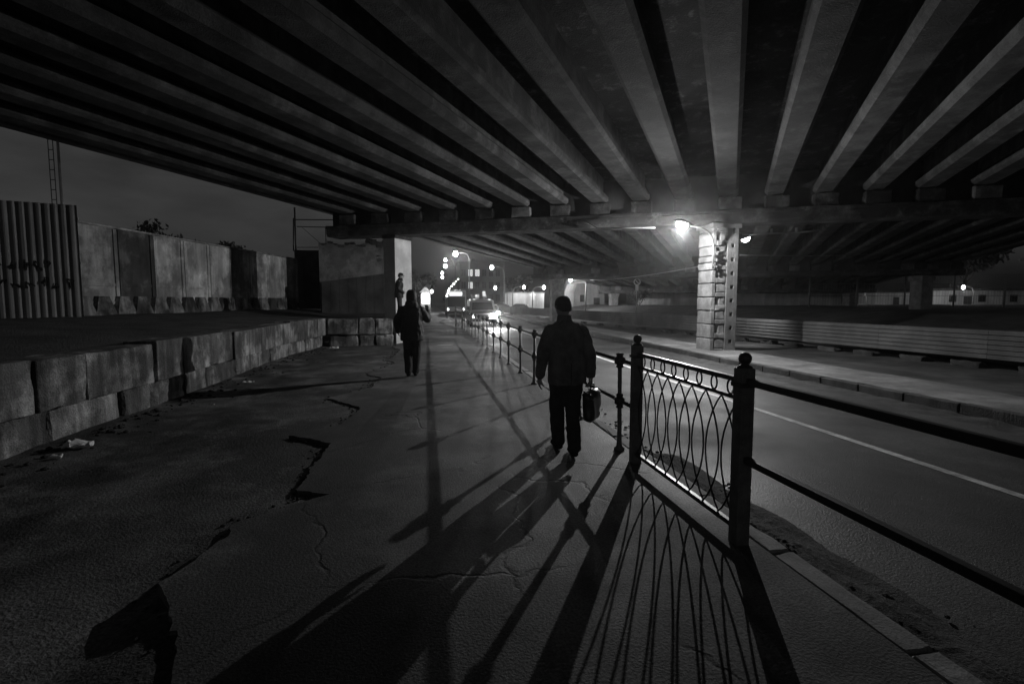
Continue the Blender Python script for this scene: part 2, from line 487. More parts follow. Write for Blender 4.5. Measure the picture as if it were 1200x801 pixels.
T2 = soffit(SPAN) - .03 - CAPH; T3 = soffit(2 * SPAN) - .03 - CAPH
c2 = bent_center(1); c3 = bent_center(2)
plain_pillar('bridge_pillar', c2 + C * 13.0, 'bridge pillar beside the bright lamp, behind the head of the man with the briefcase', T2)
plain_pillar('bridge_pillar', c2 - C * 12.7, 'right bridge pillar in front of the low lit buildings', T2)
plain_pillar('bridge_pillar', c3 + C * 13.2, 'far bridge pillar left of the round road sign', T3)
plain_pillar('bridge_pillar', c3 - C * 12.6, 'thin far bridge pillar at the right end of the pale abutment wall', T3)

# abutment wall below the far end of the deck
ab = thing('abutment_wall', 'long pale retaining wall under the far end of the bridge', 'wall')
b = MB()
P0 = c3 - C * 12.2 + B * 3; P1 = c3 + C * 12.2 + B * 3; P0.z = P1.z = -.2
b.profile([(-.2, 0), (.2, 0), (.2, 2.95), (-.2, 2.95)], P0, P1); b.build('wall_face', M['palewall'], ab)
b = MB(); P0.z = P1.z = 2.752; b.profile([(-.3, 0), (.3, 0), (.3, .25), (-.3, .25)], P0 - B * .0, P1); b.build('coping', M['conc'], ab)

# ------------------------------------------------------------------ ribbed barrier
t = thing('ribbed_barrier', 'long low barrier of horizontal concrete ribs on footing blocks across the road', 'barrier')
def bar_x(y): return 14.45 - .085 * (y - 10)
y = -1.0; k = 0
while y < 62:
    l = 3.0
    p0 = Vector((bar_x(y), y + .004, .2)); p1 = Vector((bar_x(y + l), y + l - .004, .2))
    b = MB()
    for r_ in range(6):
        q = .2 + r_ * .125
        b.profile([(-.075, q - .2), (.05, q - .2 - .01), (.05, q - .2 + .11), (-.045, q - .2 + .105)], p0 + Vector((0, 0, 0)), p1)
    b.profile([(.055, 0), (.10, 0), (.10, .74), (.055, .74)], p0, p1)
    b.build('panel', M['barrier'], t)
    b = MB(); b.rock(p0.x - .12, p0.x + .2, y + .15, y + .9, -.12, .08, 3, .03, 4, .03, k); b.build('footing', M['darkest'], t)
    if k < 9:
        b = MB(); b.rock(p0.x - .18, p0.x + .2, y + 1.6, y + 2.4, -.14, .07, 3, .03, 4, .03, k + 40); b.build('footing', M['earth'], t)
    y += l; k += 1

# ------------------------------------------------------------------ block retaining wall on the left
t = thing('retaining_wall', 'two courses of worn concrete blocks holding up the dark yard on the left', 'wall')
WL = [(-4.55, 3.0), (-4.42, 6.5), (-4.22, 10), (-4.18, 16.5), (-3.72, 20.25)]
def wall_x(y):
    for (xa, ya), (xb, yb) in zip(WL, WL[1:]):
        if y <= yb: return xa + (xb - xa) * (y - ya) / (yb - ya)
    return WL[-1][0]
random.seed(4)
cuts = [2.3, 4.4, 6.62, 7.45, 9.0, 9.8, 12.1, 14.3, 16.7, 18.2, 19.3, 20.22]
for k, (a, c) in enumerate(zip(cuts, cuts[1:])):
    xm = (wall_x(a) + wall_x(c)) / 2; ang = atan2(wall_x(c) - wall_x(a), c - a)
    g = .022 if k in (2, 3) else .008
    off = random.uniform(-.018, .012) + (.02 if k == 6 else 0) + (-.02 if k == 3 else 0)
    b = MB(); zt = 1.035 + random.uniform(-.03, .03)
    b.rock(xm - .5 + off, xm + off, a + g, c - g, .40 + random.uniform(-.01, .01), zt, 8, .009, 3.2, .009, k * 4.7, rot=Matrix.Rotation(-ang + random.uniform(-.006, .006), 3, 'Z'))
    b.build('block', M['block'], t)
cuts = [2.6, 4.6, 5.6, 7.0, 8.35, 9.05, 10.1, 11.0, 12.6, 14.2, 15.2, 16.8, 18.4, 20.1]
for k, (a, c) in enumerate(zip(cuts, cuts[1:])):
    xm = (wall_x(a) + wall_x(c)) / 2; ang = atan2(wall_x(c) - wall_x(a), c - a)
    off = -.13 + random.uniform(-.03, .02) + (-.03 if k in (3, 5) else 0)
    b = MB()
    b.rock(xm - .5 + off, xm + off, a + .01, c - .01, -.2, .395, 7, .022, 3.0, .028, k * 3.3 + 50, rot=Matrix.Rotation(-ang + random.uniform(-.015, .015), 3, 'Z'))
    b.build('block', M['block'], t)
ec = [(-3.68, -2.55), (-2.55, -1.95), (-1.95, -1.28)]
for k, (a, c) in enumerate(ec):
    b = MB(); b.rock(a + .012, c - .012, 20.0 + .03 * k, 20.52, .42, 1.02 + .02 * (k % 2), 5, .018, 2.4, .03, k * 2.2 + 90); b.build('block', M['block'], t)
    b = MB(); b.rock(a + .012, c - .012, 20.12 - .03 * k, 20.52, -.15, .40, 5, .022, 2.4, .04, k * 2.2 + 190); b.build('block', M['block'], t)

# ------------------------------------------------------------------ left yard: fences, gate, ruined house
def line_pt(a, b_, t_): return Vector(a).lerp(Vector(b_), t_)
t = thing('corrugated_fence', 'tall corrugated metal fence with dark spray scribbles at the left edge', 'fence')
A, Bp = Vector((-13.2, 14.6, 1.0)), Vector((-9.36, 15.95, 1.0))
L_ = (Bp - A).length; d = (Bp - A).normalized(); nrm = Vector((d.y, -d.x, 0))
b = MB(); n = int(L_ / .03); pts = []
for k in range(n + 1):
    s = L_ * k / n; ph = (s / .17) % 1
    w = .035 if ph < .38 else (.035 * (1 - (ph - .38) / .12) if ph < .5 else (0 if ph < .88 else .035 * (ph - .88) / .12))
    pts.append(A + d * s + nrm * w)
rng = random.Random(2)
b.rings([[p for p in pts], [p + Vector((0, 0, 3.28)) for p in pts]], False, False)
fo = b.build('sheet', M['corr'], t)
b = MB()
for z in (.5, 1.7, 2.9): b.box(A.x, A.x + L_, A.y, A.y + .05, 1 + z, 1.05 + z, rot=Matrix.Rotation(atan2(d.y, d.x), 3, 'Z'), origin=A)
for v in b.bm.verts: v.co -= nrm * .07
b.build('rail', M['steel'], t)
for row, (z0, n_) in enumerate(((1.62, 9), (1.25, 7))):
    s = 1.3 + row * .9
    for k in range(n_):
        st = []; b = MB()
        for q in range(6):
            st.append(A + d * (s + rng.uniform(-.09, .11)) + nrm * .042 + Vector((0, 0, z0 + rng.uniform(-.15, .17) - row * .1)))
        b.tube(st, .016, 5)
        b.build('graffiti', M['spray'], t)
        s += .27

t = thing('panel_fence', 'long concrete panel fence with blotched pale panels on trapezoid feet', 'fence')
A, Bp = Vector((-10.62, 17.75, 1.22)), Vector((-7.5, 31.9, 1.22))
NP = 9; L_ = (Bp - A).length; d = (Bp - A).normalized(); ang = atan2(d.y, d.x); Rz = Matrix.Rotation(ang, 3, 'Z')
pm = [grey('fence_concrete_%s' % w, v, .88, .35, 1.3, 40, .4, .012, streak=.35, stain=s) for w, v, s in
      (('darkest', .2, .6), ('grey', .42, .5), ('pale', .68, .5), ('bleached', .8, .4))]
order = [1, 0, 2, 3, 2, 1, 2, 3, 3]
for k in range(NP):
    a = L_ * k / NP; l = L_ / NP
    o = A + d * a
    def bx(mb, u0, u1, v0, v1, z0, z1, bev=.01):
        mb.box(o.x + u0, o.x + u1, o.y + v0, o.y + v1, o.z + z0, o.z + z1, bev, rot=Rz, origin=o)
    b = MB(); bx(b, .02, l - .02, -.05, .05, .32, 2.86)
    bx(b, .02, .16, -.10, -.047, .34, 2.84); bx(b, l - .16, l - .02, -.10, -.047, .34, 2.84)
    bx(b, .165, l - .165, -.085, -.047, .95, 1.06); bx(b, .165, l - .165, -.085, -.047, .36, .46)
    p = b.build('panel', pm[order[k]], t)
    b = MB(); bx(b, .0, l - .005, -.07, .07, 2.865, 2.93); b.build('coping', M['panel'], t)
    b = MB()
    for q in (l * .02, l * .5):
        ft = [Vector((q - .42, -.30, 0)), Vector((q + .42, -.30, 0)), Vector((q + .42, .25, 0)), Vector((q - .42, .25, 0))]
        tp = [Vector((q - .2, -.22, .62)), Vector((q + .2, -.22, .62)), Vector((q + .2, .2, .62)), Vector((q - .2, .2, .62))]
        b.rings([[o + Rz @ v for v in ft], [o + Rz @ v for v in tp]], True)
    b.build('foot', M['block'], t)

# dark steel gate box and the pipe frame above it
t = thing('steel_gate', 'tall black sheet metal gate at the end of the panel fence', 'gate', (-6.85, 32.6, 1.2))
b = MB(); b.box(-.86, .86, -.05, .05, 0, 3.5, .01)
for x in (-.84, -.42, 0, .42, .84): b.box(x - .03, x + .03, -.085, -.052, .02, 3.48)
b.build('sheet', M['darkwall'], t)
b = MB(); b.box(-.86, .86, -.09, -.053, 1.7, 1.76); b.build('cross_rail', M['iron'], t)
t = thing('pipe_frame', 'thin pipe frame rising above the black gate against the sky', 'frame', (-7.5, 32, 1.2))
b = MB(); b.tube([(0, 0, 0), (0, 0, 5.9)], .05); b.build('mast', M['iron'], t)
b = MB()
b.tube([(0, 0, 5.2), (2.6, 0, 5.25)], .03); b.tube([(0, 0, 3.6), (2.9, 0, 3.65)], .02); b.tube([(1.7, 0, 3.4), (1.7, 0, 4.8)], .03)
b.tube([(.1, 0, 4.8), (1.7, 0, 4.8)], .025); b.tube([(.4, 0, 4.75), (1.6, 0, 3.65)], .012); b.tube([(-.16, .1, 3.4), (-.1, .1, 5.3)], .04)
b.build('crossbar', M['iron'], t)

t = thing('ruined_house', 'roofless grey plaster house with ragged wall top and round hole', 'house', (0, 28.5, 1.1))
b = MB()
top = [(-5.55, 3.62), (-5.0, 3.60), (-4.4, 3.55), (-3.6, 3.5), (-3.2, 3.66), (-2.6, 3.78), (-2.2, 3.7), (-1.75, 3.42), (-1.2, 3.3), (-.9, 3.2)]
outer = [(-5.55, -.2)] + [(-.9, -.2)] + list(reversed(top))
ring = [b.bm.verts.new((x, 0, z)) for x, z in outer]; 
es = [b.bm.edges.new((ring[i], ring[(i + 1) % len(ring)])) for i in range(len(ring))]
hc, hr = (-2.5, 2.85), .17
hv = [b.bm.verts.new((hc[0] + hr * cos(2 * pi * k / 14), 0, hc[1] + hr * sin(2 * pi * k / 14))) for k in range(14)]
es += [b.bm.edges.new((hv[i], hv[(i + 1) % 14])) for i in range(14)]
bmesh.ops.triangle_fill(b.bm, edges=es, use_beauty=True)
r = bmesh.ops.extrude_face_region(b.bm, geom=b.bm.faces[:])
for v in [g for g in r['geom'] if isinstance(g, bmesh.types.BMVert)]: v.co.y += .4
b.build('front_wall', M['plaster'], t)
b = MB(); b.box(-5.56, -5.2, .405, 5, -.2, 3.3, .02); b.box(-1.2, -.91, .405, 5, -.2, 3.0, .02); b.box(-5.2, -1.2, 4.6, 5, -.2, 3.2); b.build('side_wall', M['plaster'], t)
b = MB()
for k in range(16):
    x = -5.4 + k * .28
    z = 3.56 + .1 * sin(k * 1.7) - max(0, (x + 2.2)) * .3
    b.rock(x, x + .3, -.05, .42, z - .05, z + .06 + (.22 if -3.3 < x < -2.1 else 0), 1, .03, 4, .02, k)
b.build('broken_roof_edge', M['darkwall'], t)
t = thing('hoarding', 'dark slanting board hoarding leaning along the front of the ruined house', 'hoarding', (0, 27.9, 1.05))
b = MB()
for k in range(9):
    x0 = -5.35 + k * .44; zt = 1.62 + k * .062
    b.rings([[Vector((x0, 0, -.1)), Vector((x0 + .43, 0, -.1)), Vector((x0 + .43, .04, -.1)), Vector((x0, .04, -.1))],
             [Vector((x0, .1, zt)), Vector((x0 + .43, .1, zt + .06)), Vector((x0 + .43, .14, zt + .06)), Vector((x0, .14, zt))]], True)
b.build('boards', M['darkwall'], t)
b = MB(); b.box(-5.3, -1.5, .145, .2, .5, .58); b.build('rail', M['darkwall'], t)

t = thing('ladder_mast', 'thin lattice mast like a ladder rising behind the corrugated fence', 'mast', (-11.35, 18.2, .9))
b = MB()
b.tube([(0, 0, 0), (0, 0, 5.9)], .012); b.tube([(.13, 0, 0), (.13, 0, 5.9)], .012); b.build('rail', M['iron'], t)
b = MB(); b.tube([(.24, .05, 0), (.24, .05, 6.4)], .038); b.build('pole', M['steel'], t, True)
b = MB()
for k in range(19): b.tube([(0, 0, .3 + k * .3), (.13, 0, .3 + k * .3)], .012, 6)
b.build('rung', M['iron'], t)

# ------------------------------------------------------------------ the railing
FX = 2.15
def slim_post():
    t = empty('proto')
    b = MB()
    b.lathe([(.055, 0), (.055, .03), (.03, .05), (.026, .3), (.024, 1.0), (.03, 1.04)], seg=12); b.build('shaft', M['post'], t, True)
    return t
def railing(name, label, ys, y_end, y_start):
    t = thing(name, label, 'railing', (FX, 0, 0))
    def collar(z, r_):
        return [(.03, z - .085), (r_ * .75, z - .075), (r_ * .6, z - .05), (r_, z - .03), (r_, z + .03), (r_ * .6, z + .05), (r_ * .75, z + .07), (.03, z + .085)]
    p0 = c0 = None
    for y in ys:
        if p0 is None:
            b = MB(); b.lathe([(.06, 0), (.06, .025), (.035, .05), (.027, .12), (.024, .5), (.024, 1.02)], seg=12); p0 = b.build('post', M['post'], t, True); p = p0
            b = MB(); b.lathe(collar(.57, .058), seg=12); c0 = b.build('collar', M['iron'], p0, False)
            b = MB(); b.lathe(collar(1.03, .062), seg=12); c1 = b.build('collar', M['iron'], p0, False)
        else:
            p = p0.copy(); COL.objects.link(p)
            for c in (c0, c1):
                q = c.copy(); COL.objects.link(q); q.parent = p
        p.location = (.012 * sin(y * 2.3), y, 0); p.rotation_euler = (.012 * sin(y * 3), .015 * cos(y * 5), 0)
    for z in (.57, 1.03):
        b = MB(); n = 10
        b.tube([(.0 + .006 * sin(k * 1.3), y_start + (y_end - y_start) * k / n, z - .006 * abs(sin(k * 2.1))) for k in range(n + 1)], .021, 8); b.build('rail', M['iron'], t, True)
    return t
railing('pedestrian_railing', 'long black railing with knobbed slim posts running beside the road into the distance', [5.45, 7.0, 8.6, 10.12, 11.75, 13.39, 15.0, 16.6, 18.2, 19.8, 21.4, 23.0, 24.6, 26.2, 27.8, 29.4, 31.0], 31.0, 5.05)

def square_post(parent, y, x=0, tilt=0.0, h=1.24):
    b = MB(); b.box(x - .05, x + .05, y - .05, y + .05, -.05, h, .006)
    p = b.build('square_post', M['post'], parent)
    b = MB(); b.lathe([(.05, h - .001), (.052, h + .008), (.03, h + .02), (.024, h + .026), (.036, h + .036), (.043, h + .052), (.045, h + .066), (.042, h + .082), (.03, h + .098), (.016, h + .106), (.001, h + .109)], (x, y, 0), 20)
    b.build('ball_finial', M['iron'], p, True)
    b = MB(); b.box(x - .062, x + .062, y - .062, y + .062, h - .13, h - .1, .004); b.build('collar', M['iron'], p)
    return p
def lattice(name, label, y0, y1, loc=(FX, 0, 0), rz=0.0):
    t = thing(name, label, 'railing panel', loc, rz)
    square_post(t, y0); square_post(t, y1)
    a, c = y0 + .05, y1 - .05
    for z, r_ in ((1.15, .018), (1.02, .014), (.10, .018)):
        b = MB(); b.box(-r_, r_, a, c, z - r_, z + r_, .002); b.build('rail', M['iron'], t)
    n = 8; s = (c - a) / n
    for k in range(n):
        yc = a + s * (k + .5); b = MB()
        b.tube([(0, yc + .04 * cos(2 * pi * q / 16), .0 + 1.085 + .052 * sin(2 * pi * q / 16)) for q in range(17)], .0075, 6, False)
        b.build('ring', M['iron'], t, True)
    b = MB()
    for k in range(n + 1):
        yk = a + s * k
        for sg in (-1, 1):
            if (k == 0 and sg < 0) or (k == n and sg > 0): continue
            pts = []
            for q in range(17):
                u = q / 16
                pts.append((.007 * sg, yk + sg * s * .98 * sin(pi * u) ** .8, .11 + .905 * u))
            pts = [p for p in pts if a - .005 <= p[1] <= c + .005]
            b.tube(pts, .0068, 6)
    b.build('lattice_bars', M['iron'], t, True)
    return t
lattice('lattice_panel', 'wrought iron lattice panel between two ball topped square posts, beside the man', 3.18, 5.0)
lattice('lattice_panel', 'far dark lattice panel of the railing in front of the van', 0, 2.2, (2.13, 31.2, 0), R(7))

t = thing('roadside_rail', 'pair of plain black rails running out of the picture at lower right', 'railing', (FX, 0, 0))
for z in (.61, 1.15):
    b = MB(); b.box(-.022, .022, -3.0, 3.125, z - .024, z + .024, .006); b.build('rail', M['iron'], t)
square_post(t, -2.95); square_post(t, .05, 0)

# ------------------------------------------------------------------ lamps
def add_light(name, kind, loc, power, parent=None, size=.08, aim=None, cone=160, blend=.5):
    l = bpy.data.lights.new(name, kind); l.energy = power; l.color = (1, 1, 1)
    if kind in ('POINT', 'SPOT'): l.shadow_soft_size = size
    o = bpy.data.objects.new(name, l); o.location = loc
    if kind == 'SPOT':
        l.spot_size = R(cone); l.spot_blend = blend
        o.rotation_euler = Vector(aim).to_track_quat('-Z', 'Y').to_euler()
    return link(o, parent)

def photometry(o, z0=.02, z1=.45, up=.05, away=None, back=.15):
    """light distribution of a street luminaire: full below the horizontal, cut off above it, less behind the arm"""
    l = o.data; l.use_nodes = True; nt = l.node_tree; em = nt.nodes['Emission']; N = nt.nodes; L = nt.links
    tc = N.new('ShaderNodeTexCoord'); sp = N.new('ShaderNodeSeparateXYZ'); L.new(tc.outputs['Normal'], sp.inputs[0])
    mr = N.new('ShaderNodeMapRange'); mr.interpolation_type = 'SMOOTHSTEP'; L.new(sp.outputs['Z'], mr.inputs[0])
    for i, q in enumerate((z0, z1, 1.0, up)): mr.inputs[i + 1].default_value = q
    m3 = N.new('ShaderNodeMapRange'); m3.interpolation_type = 'SMOOTHSTEP'; L.new(sp.outputs['Z'], m3.inputs[0])
    for i, q in enumerate((.005, .07, 1.0, .38)): m3.inputs[i + 1].default_value = q
    m4 = N.new('ShaderNodeMath'); m4.operation = 'MULTIPLY'; L.new(mr.outputs[0], m4.inputs[0]); L.new(m3.outputs[0], m4.inputs[1])
    out = m4.outputs[0]
    if away:
        d = N.new('ShaderNodeVectorMath'); d.operation = 'DOT_PRODUCT'; L.new(tc.outputs['Normal'], d.inputs[0])
        d.inputs[1].default_value = Vector(away).normalized()
        m2 = N.new('ShaderNodeMapRange'); m2.interpolation_type = 'SMOOTHSTEP'; L.new(d.outputs['Value'], m2.inputs[0])
        for i, q in enumerate((-.25, .7, 1.0, back)): m2.inputs[i + 1].default_value = q
        mu = N.new('ShaderNodeMath'); mu.operation = 'MULTIPLY'; L.new(out, mu.inputs[0]); L.new(m2.outputs[0], mu.inputs[1]); out = mu.outputs[0]
    L.new(out, em.inputs['Strength'])

def lamp_head(parent, tip, d, lens_mat, scale=1.0, drop=.10):
    """cobra head: housing and bowl; tip = where the arm enters, d = horizontal direction"""
    d = Vector(d).normalized(); sd = Vector((0, 0, 1)).cross(d).normalized(); u = d.cross(sd)
    tip = Vector(tip)
    b = MB(); rr = []
    for s, w, hh in ((-.02, .035, .035), (.06, .06, .05), (.14, .1, .07), (.3, .14, .09), (.46, .14, .085), (.56, .1, .06), (.6, .04, .03)):
        rr.append([tip + d * s * scale + sd * (w * scale * cos(2 * pi * k / 14)) + u * (hh * scale * max(-.25, sin(2 * pi * k / 14))) for k in range(14)])
    b.rings(rr, True); h = b.build('housing', M['lampbody'], parent, True)
    b = MB(); vs = b.ball((0, 0, 0), 1, 2)
    for v in vs:
        c = v.co.copy(); v.co = tip + d * (.33 + .19 * c.x) * scale + sd * .13 * scale * c.y + u * (-.03 + drop * min(.1 if drop < .21 else 1, c.z)) * scale
    b.build('lens', lens_mat, parent, True)
    return tip + d * .33 * scale + u * (-(.03 + drop + .05) * scale)

t = thing('street_lamp', 'glaring street lamp on a bent arm fixed to the nearest pillar', 'street lamp')
b = MB()
arm = [(9.40, 15.82, 2.75), (9.39, 15.8, 3.3), (9.36, 15.76, 3.55), (9.25, 15.68, 3.78), (9.05, 15.58, 3.93), (8.75, 15.46, 4.02), (8.3, 15.3, 4.06)]
b.tube(arm, .032, 10); b.build('arm', M['steel'], t, True)
b = MB(); b.box(9.385, 9.455, 15.74, 15.88, 2.85, 2.9); b.box(9.385, 9.455, 15.74, 15.88, 3.2, 3.25); b.build('bracket', M['steel'], t)
lp = lamp_head(t, (8.3, 15.3, 4.06), (-.92, -.3, .18), M['lamp'], 1.15, .2)
sl = add_light('street_lamp_light', 'POINT', lp, 2600, t, .03)
photometry(sl, .15, .6, .05, (.95, .35, -.2), .42)

t = thing('underdeck_lamp', 'smaller tilted lamp on a horizontal tube right of the nearest pillar', 'street lamp')
b = MB(); b.tube([(11.6, 17.6, 4.13), (12.4, 17.3, 4.15), (13.4, 16.9, 4.17), (14.0, 16.6, 4.2)], .03, 10); b.build('arm', M['steel'], t, True)
b = MB(); b.box(13.2, 13.26, 16.8, 16.86, 4.15, 4.32); b.box(12.5, 12.56, 17.2, 17.26, 4.13, 4.32); b.build('bracket', M['steel'], t)
l2 = lamp_head(t, (12.0, 17.55, 4.12), (-.9, .3, -.35), M['lamp_far'], .85, .16)
add_light('underdeck_lamp_light', 'SPOT', Vector(l2) + Vector((-.05, .1, -.08)), 900, t, .07, (.0, .9, -.5), 150, .5)

# cables
def cable(pts, label, r_=.012):
    b = MB(); b.tube(pts, r_, 6); tag(b.build('cable', M['steel'], None, True), label, 'cable')
def sag(p0, p1, s, n=14):
    p0, p1 = Vector(p0), Vector(p1)
    return [p0.lerp(p1, k / n) - Vector((0, 0, s * 4 * (k / n) * (1 - k / n))) for k in range(n + 1)]
cable(sag((10.42, 15.9, 3.22), (26, 23.4, 4.3), .1), 'thin pale cable strung from the right side of the nearest pillar', .018)
cable(sag((9.44, 16.3, 2.9), (14.2, 43.5, 3.5), .15), 'thin grey cable strung from the left side of the nearest pillar back under the deck', .014)
cable([(7.35, 15.85, 4.05), (6.4, 16.6, 4.12), (5.9, 17.3, 4.2), (5.4, 17.55, 4.5)], 'short pale conduit hooked under the crosshead left of the bright lamp', .02)

# ------------------------------------------------------------------ street lamps, signs and lights farther off
def far_lamp(x, y, z, label, side=1, power=0, mat='lamp_far', scale=1.6, group='street lamps down the street'):
    t = thing('street_lamp', label, 'street lamp', (x, y, 0), 0, group)
    b = MB(); px = side * 1.6
    b.tube([(px, 0, -.2), (px, 0, z - .5), (px - side * .3, 0, z + .15), (px - side * .9, 0, z + .32), (0, 0, z + .3)], [.1, .06, .05, .04, .035], 8); b.build('pole', M['post'], t, True)
    q = lamp_head(t, (side * .3, 0, z + .28), (-side, 0, -.05), M[mat], scale, .22)
    if power: add_light('street_lamp_light', 'POINT', (q.x, q.y, q.z - .02), power, t, .12)
    return t
far_lamp(4.2, 70, 7.8, 'brightest distant street lamp, highest above the street', 1, 3000, 'lamp', 1.7)
far_lamp(4.4, 112, 10.2, 'small distant street lamp just below left of the brightest one', 1, 0, 'lamp_far', 1.7)
far_lamp(5.2, 128, 10.0, 'second small street lamp in the descending row over the street', 1, 0, 'lamp_far', 2.4)
far_lamp(5.7, 170, 10.5, 'third small street lamp in the descending row over the street', 1, 0, 'lamp_dim', 2.4)
far_lamp(7.3, 215, 11.2, 'lowest and farthest lamp in the descending row over the street', 1, 0, 'lamp_far', 3.0)
far_lamp(9.0, 70, 6.0, 'distant lamp on a curved arm right of the dark block', 1, 500, 'lamp_far', 1.35)
far_lamp(9.4, 70, 3.2, 'low distant lamp under the curved arm lamp', 1, 0, 'lamp_far', 1.1)
far_lamp(14.2, 75, 3.45, 'left one of two low lamps above the pale fence wall', -1, 200, 'lamp_far', 1.2)
far_lamp(17.2, 75, 3.45, 'right one of two low lamps beside the arrow sign', -1, 260, 'lamp_far', 1.3)
far_lamp(16.2, 56, 4.0, 'glowing lamp beside the far pillar over the lit house', 1, 2400, 'lamp', 1.5)
far_lamp(6.6, 100, 3.0, 'tiny low lamp over the bus roof', 1, 0, 'lamp_far', 1.1)
far_lamp(.9, 120, 3.6, 'tiny pale lamp left of the garland pole', -1, 0, 'lamp_far', 1.9)

# pole wound with bright bulbs
t = thing('garland_pole', 'leaning pole hung with a string of bright bulbs left of the bus', 'garland', (1.95, 50, 0))
gp = [(0, 0, -.1), (0, 0, 1.9), (.0, 0, 2.4), (.25, 0, 2.85), (.6, 0, 3.3), (1.1, 0, 3.75)]
b = MB(); b.tube(gp, .04, 8); b.build('pole', M['post'], t, True)
b = MB()
for k in range(9):
    u = k / 8
    p = Vector((0, 0, 2.15)).lerp(Vector((.25, 0, 2.85)), u * 2) if u < .5 else Vector((.25, 0, 2.85)).lerp(Vector((1.1, 0, 3.75)), u * 2 - 1)
    b.ball(p + Vector((0, -.08, 0)), .06 + .03 * (k % 3 == 0), 2)
b.build('bulb_string', M['lamp_dim'], t, True)

t = thing('lit_kiosk', 'small kiosk with a glowing white front beside the far walker', 'kiosk', (-.1, 70, 0))
b = MB(); b.box(-.65, .65, 0, 1.6, 0, 1.5, .03); b.box(-.65, -.5, 0, 1.6, 1.5, 2.6); b.box(.5, .65, 0, 1.6, 1.5, 2.6); b.build('body', M['palewall'], t)
b = MB(); b.box(-.48, .48, -.03, .03, 1.25, 2.75); b.build('lit_front', glow('kiosk_light', 3.5), t)
b = MB(); b.rings([[Vector((-.8, -.2, 2.8)), Vector((.8, -.2, 2.8)), Vector((.8, 1.8, 2.8)), Vector((-.8, 1.8, 2.8))], [Vector((-.1, .7, 3.5)), Vector((.1, .7, 3.5)), Vector((.1, .9, 3.5)), Vector((-.1, .9, 3.5))]], True); b.build('roof', M['palewall'], t)
add_light('kiosk_glow', 'POINT', (0, -.6, 2.0), 120, t, .3)

def sign_post(t, h, r_=.03):
    b = MB(); b.tube([(0, 0, -.1), (0, 0, h)], r_, 8); b.build('pole', M['steel'], t, True)
t = thing('no_parking_sign', 'round ringed road sign with a small pale plate below it, before the abutment wall', 'road sign', (17.05, 40, 0), R(-10))
sign_post(t, 3.5)
b = MB(); b.lathe([(.27, 0), (.27, .02)], (0, -.06, 3.22), 28, (0, -1, 0)); f = b.build('disc', M['sign_dark'], t)
b = MB()
b.tube([(.25 * cos(2 * pi * k / 28), -.085, 3.22 + .25 * sin(2 * pi * k / 28)) for k in range(29)], .035, 6, False)
b.tube([(-.16, -.085, 3.38), (.16, -.085, 3.06)], .022, 6); b.build('ring', M['sign_ring'], f)
b = MB(); b.box(-.13, .13, -.07, -.045, 2.5, 2.95, .01); b.build('plate', M['white'], t)
b = MB(); b.tube([(.05 * cos(2 * pi * k / 14), -.073, 2.8 + .06 * sin(2 * pi * k / 14)) for k in range(15)], .014, 5, False); b.box(-.07, .07, -.076, -.071, 2.56, 2.6); b.build('plate_mark', M['sign_ring'], t)

t = thing('arrow_sign', 'pale road sign shaped like an upward arrow between two low lamps', 'road sign', (15.84, 76.0, 0), R(-10))
sign_post(t, 3.2)
b = MB()
ar = [(-.25, 1.8), (.25, 1.8), (.25, 2.45), (.5, 2.45), (0, 3.15), (-.5, 2.45), (-.25, 2.45)]
b.rings([[Vector((x, -.06, z)) for x, z in ar], [Vector((x, -.035, z)) for x, z in ar]], True); b.build('plate', M['white'], t)
t = thing('street_sign', 'small pale rectangular sign high on a pole right of the bus', 'road sign', (8.0, 72, 0), R(-8))
sign_post(t, 3.0); b = MB(); b.box(-.2, .2, -.06, -.03, 2.3, 3.0, .01); b.build('plate', M['white'], t)

# ------------------------------------------------------------------ vehicles
def wheel(parent, x, y, r_, w, sx):
    b = MB(); b.lathe([(r_ * .62, 0), (r_ * .93, .01), (r_, .04), (r_, w - .04), (r_ * .93, w - .01), (r_ * .62, w)], (x, y, r_), 20, (1, 0, 0)); k = b.build('wheel', M['rubber'], parent, True)
    b = MB(); b.lathe([(.01, .02), (r_ * .6, .03), (r_ * .62, w - .03), (.01, w - .02)], (x, y, r_), 16, (1, 0, 0)); b.build('rim', M['steel'], k, True)
def vehicle(name, label, cat, loc, rz, W, Lg, prof, glass_pts, paint, lamps, roof_z):
    """front faces -Y; prof: side outline (y, z); body lofted across with a tucked-in roof"""
    t = thing(name, label, cat, loc, rz)
    b = MB(); rr = []
    for s, k in ((-1, .0), (-.97, .5), (-.9, 1), (.9, 1), (.97, .5), (1, 0)):
        ring = []
        for y, z in prof:
            inset = .10 * max(0, (z - 1.0)) / max(.1, roof_z - 1.0)
            sh = (1 - k) * .05
            cy = sum(q[0] for q in prof) / len(prof); cz = .9
            ring.append(Vector((s * (W / 2 - inset), y + (cy - y) * sh, z + (cz - z) * sh)))
        rr.append(ring)
    b.rings(rr, True); body = b.build('body', paint, t)
    return t, body
VX, VY = 4.0, 38.2
vp = [(-2.4, .42), (-2.48, .55), (-2.46, .8), (-2.3, .98), (-1.55, 1.15), (-1.0, 1.72), (-.8, 1.9), (.6, 1.97), (2.3, 1.94), (2.42, 1.7), (2.45, .6), (2.4, .42)]
van, body = vehicle('minibus', 'oncoming minibus with one dazzling and one dim headlight beyond the railing', 'minibus', (VX, VY, -.17), R(-1), 1.95, 4.9, vp, None, M['vanpaint'], None, 1.97)
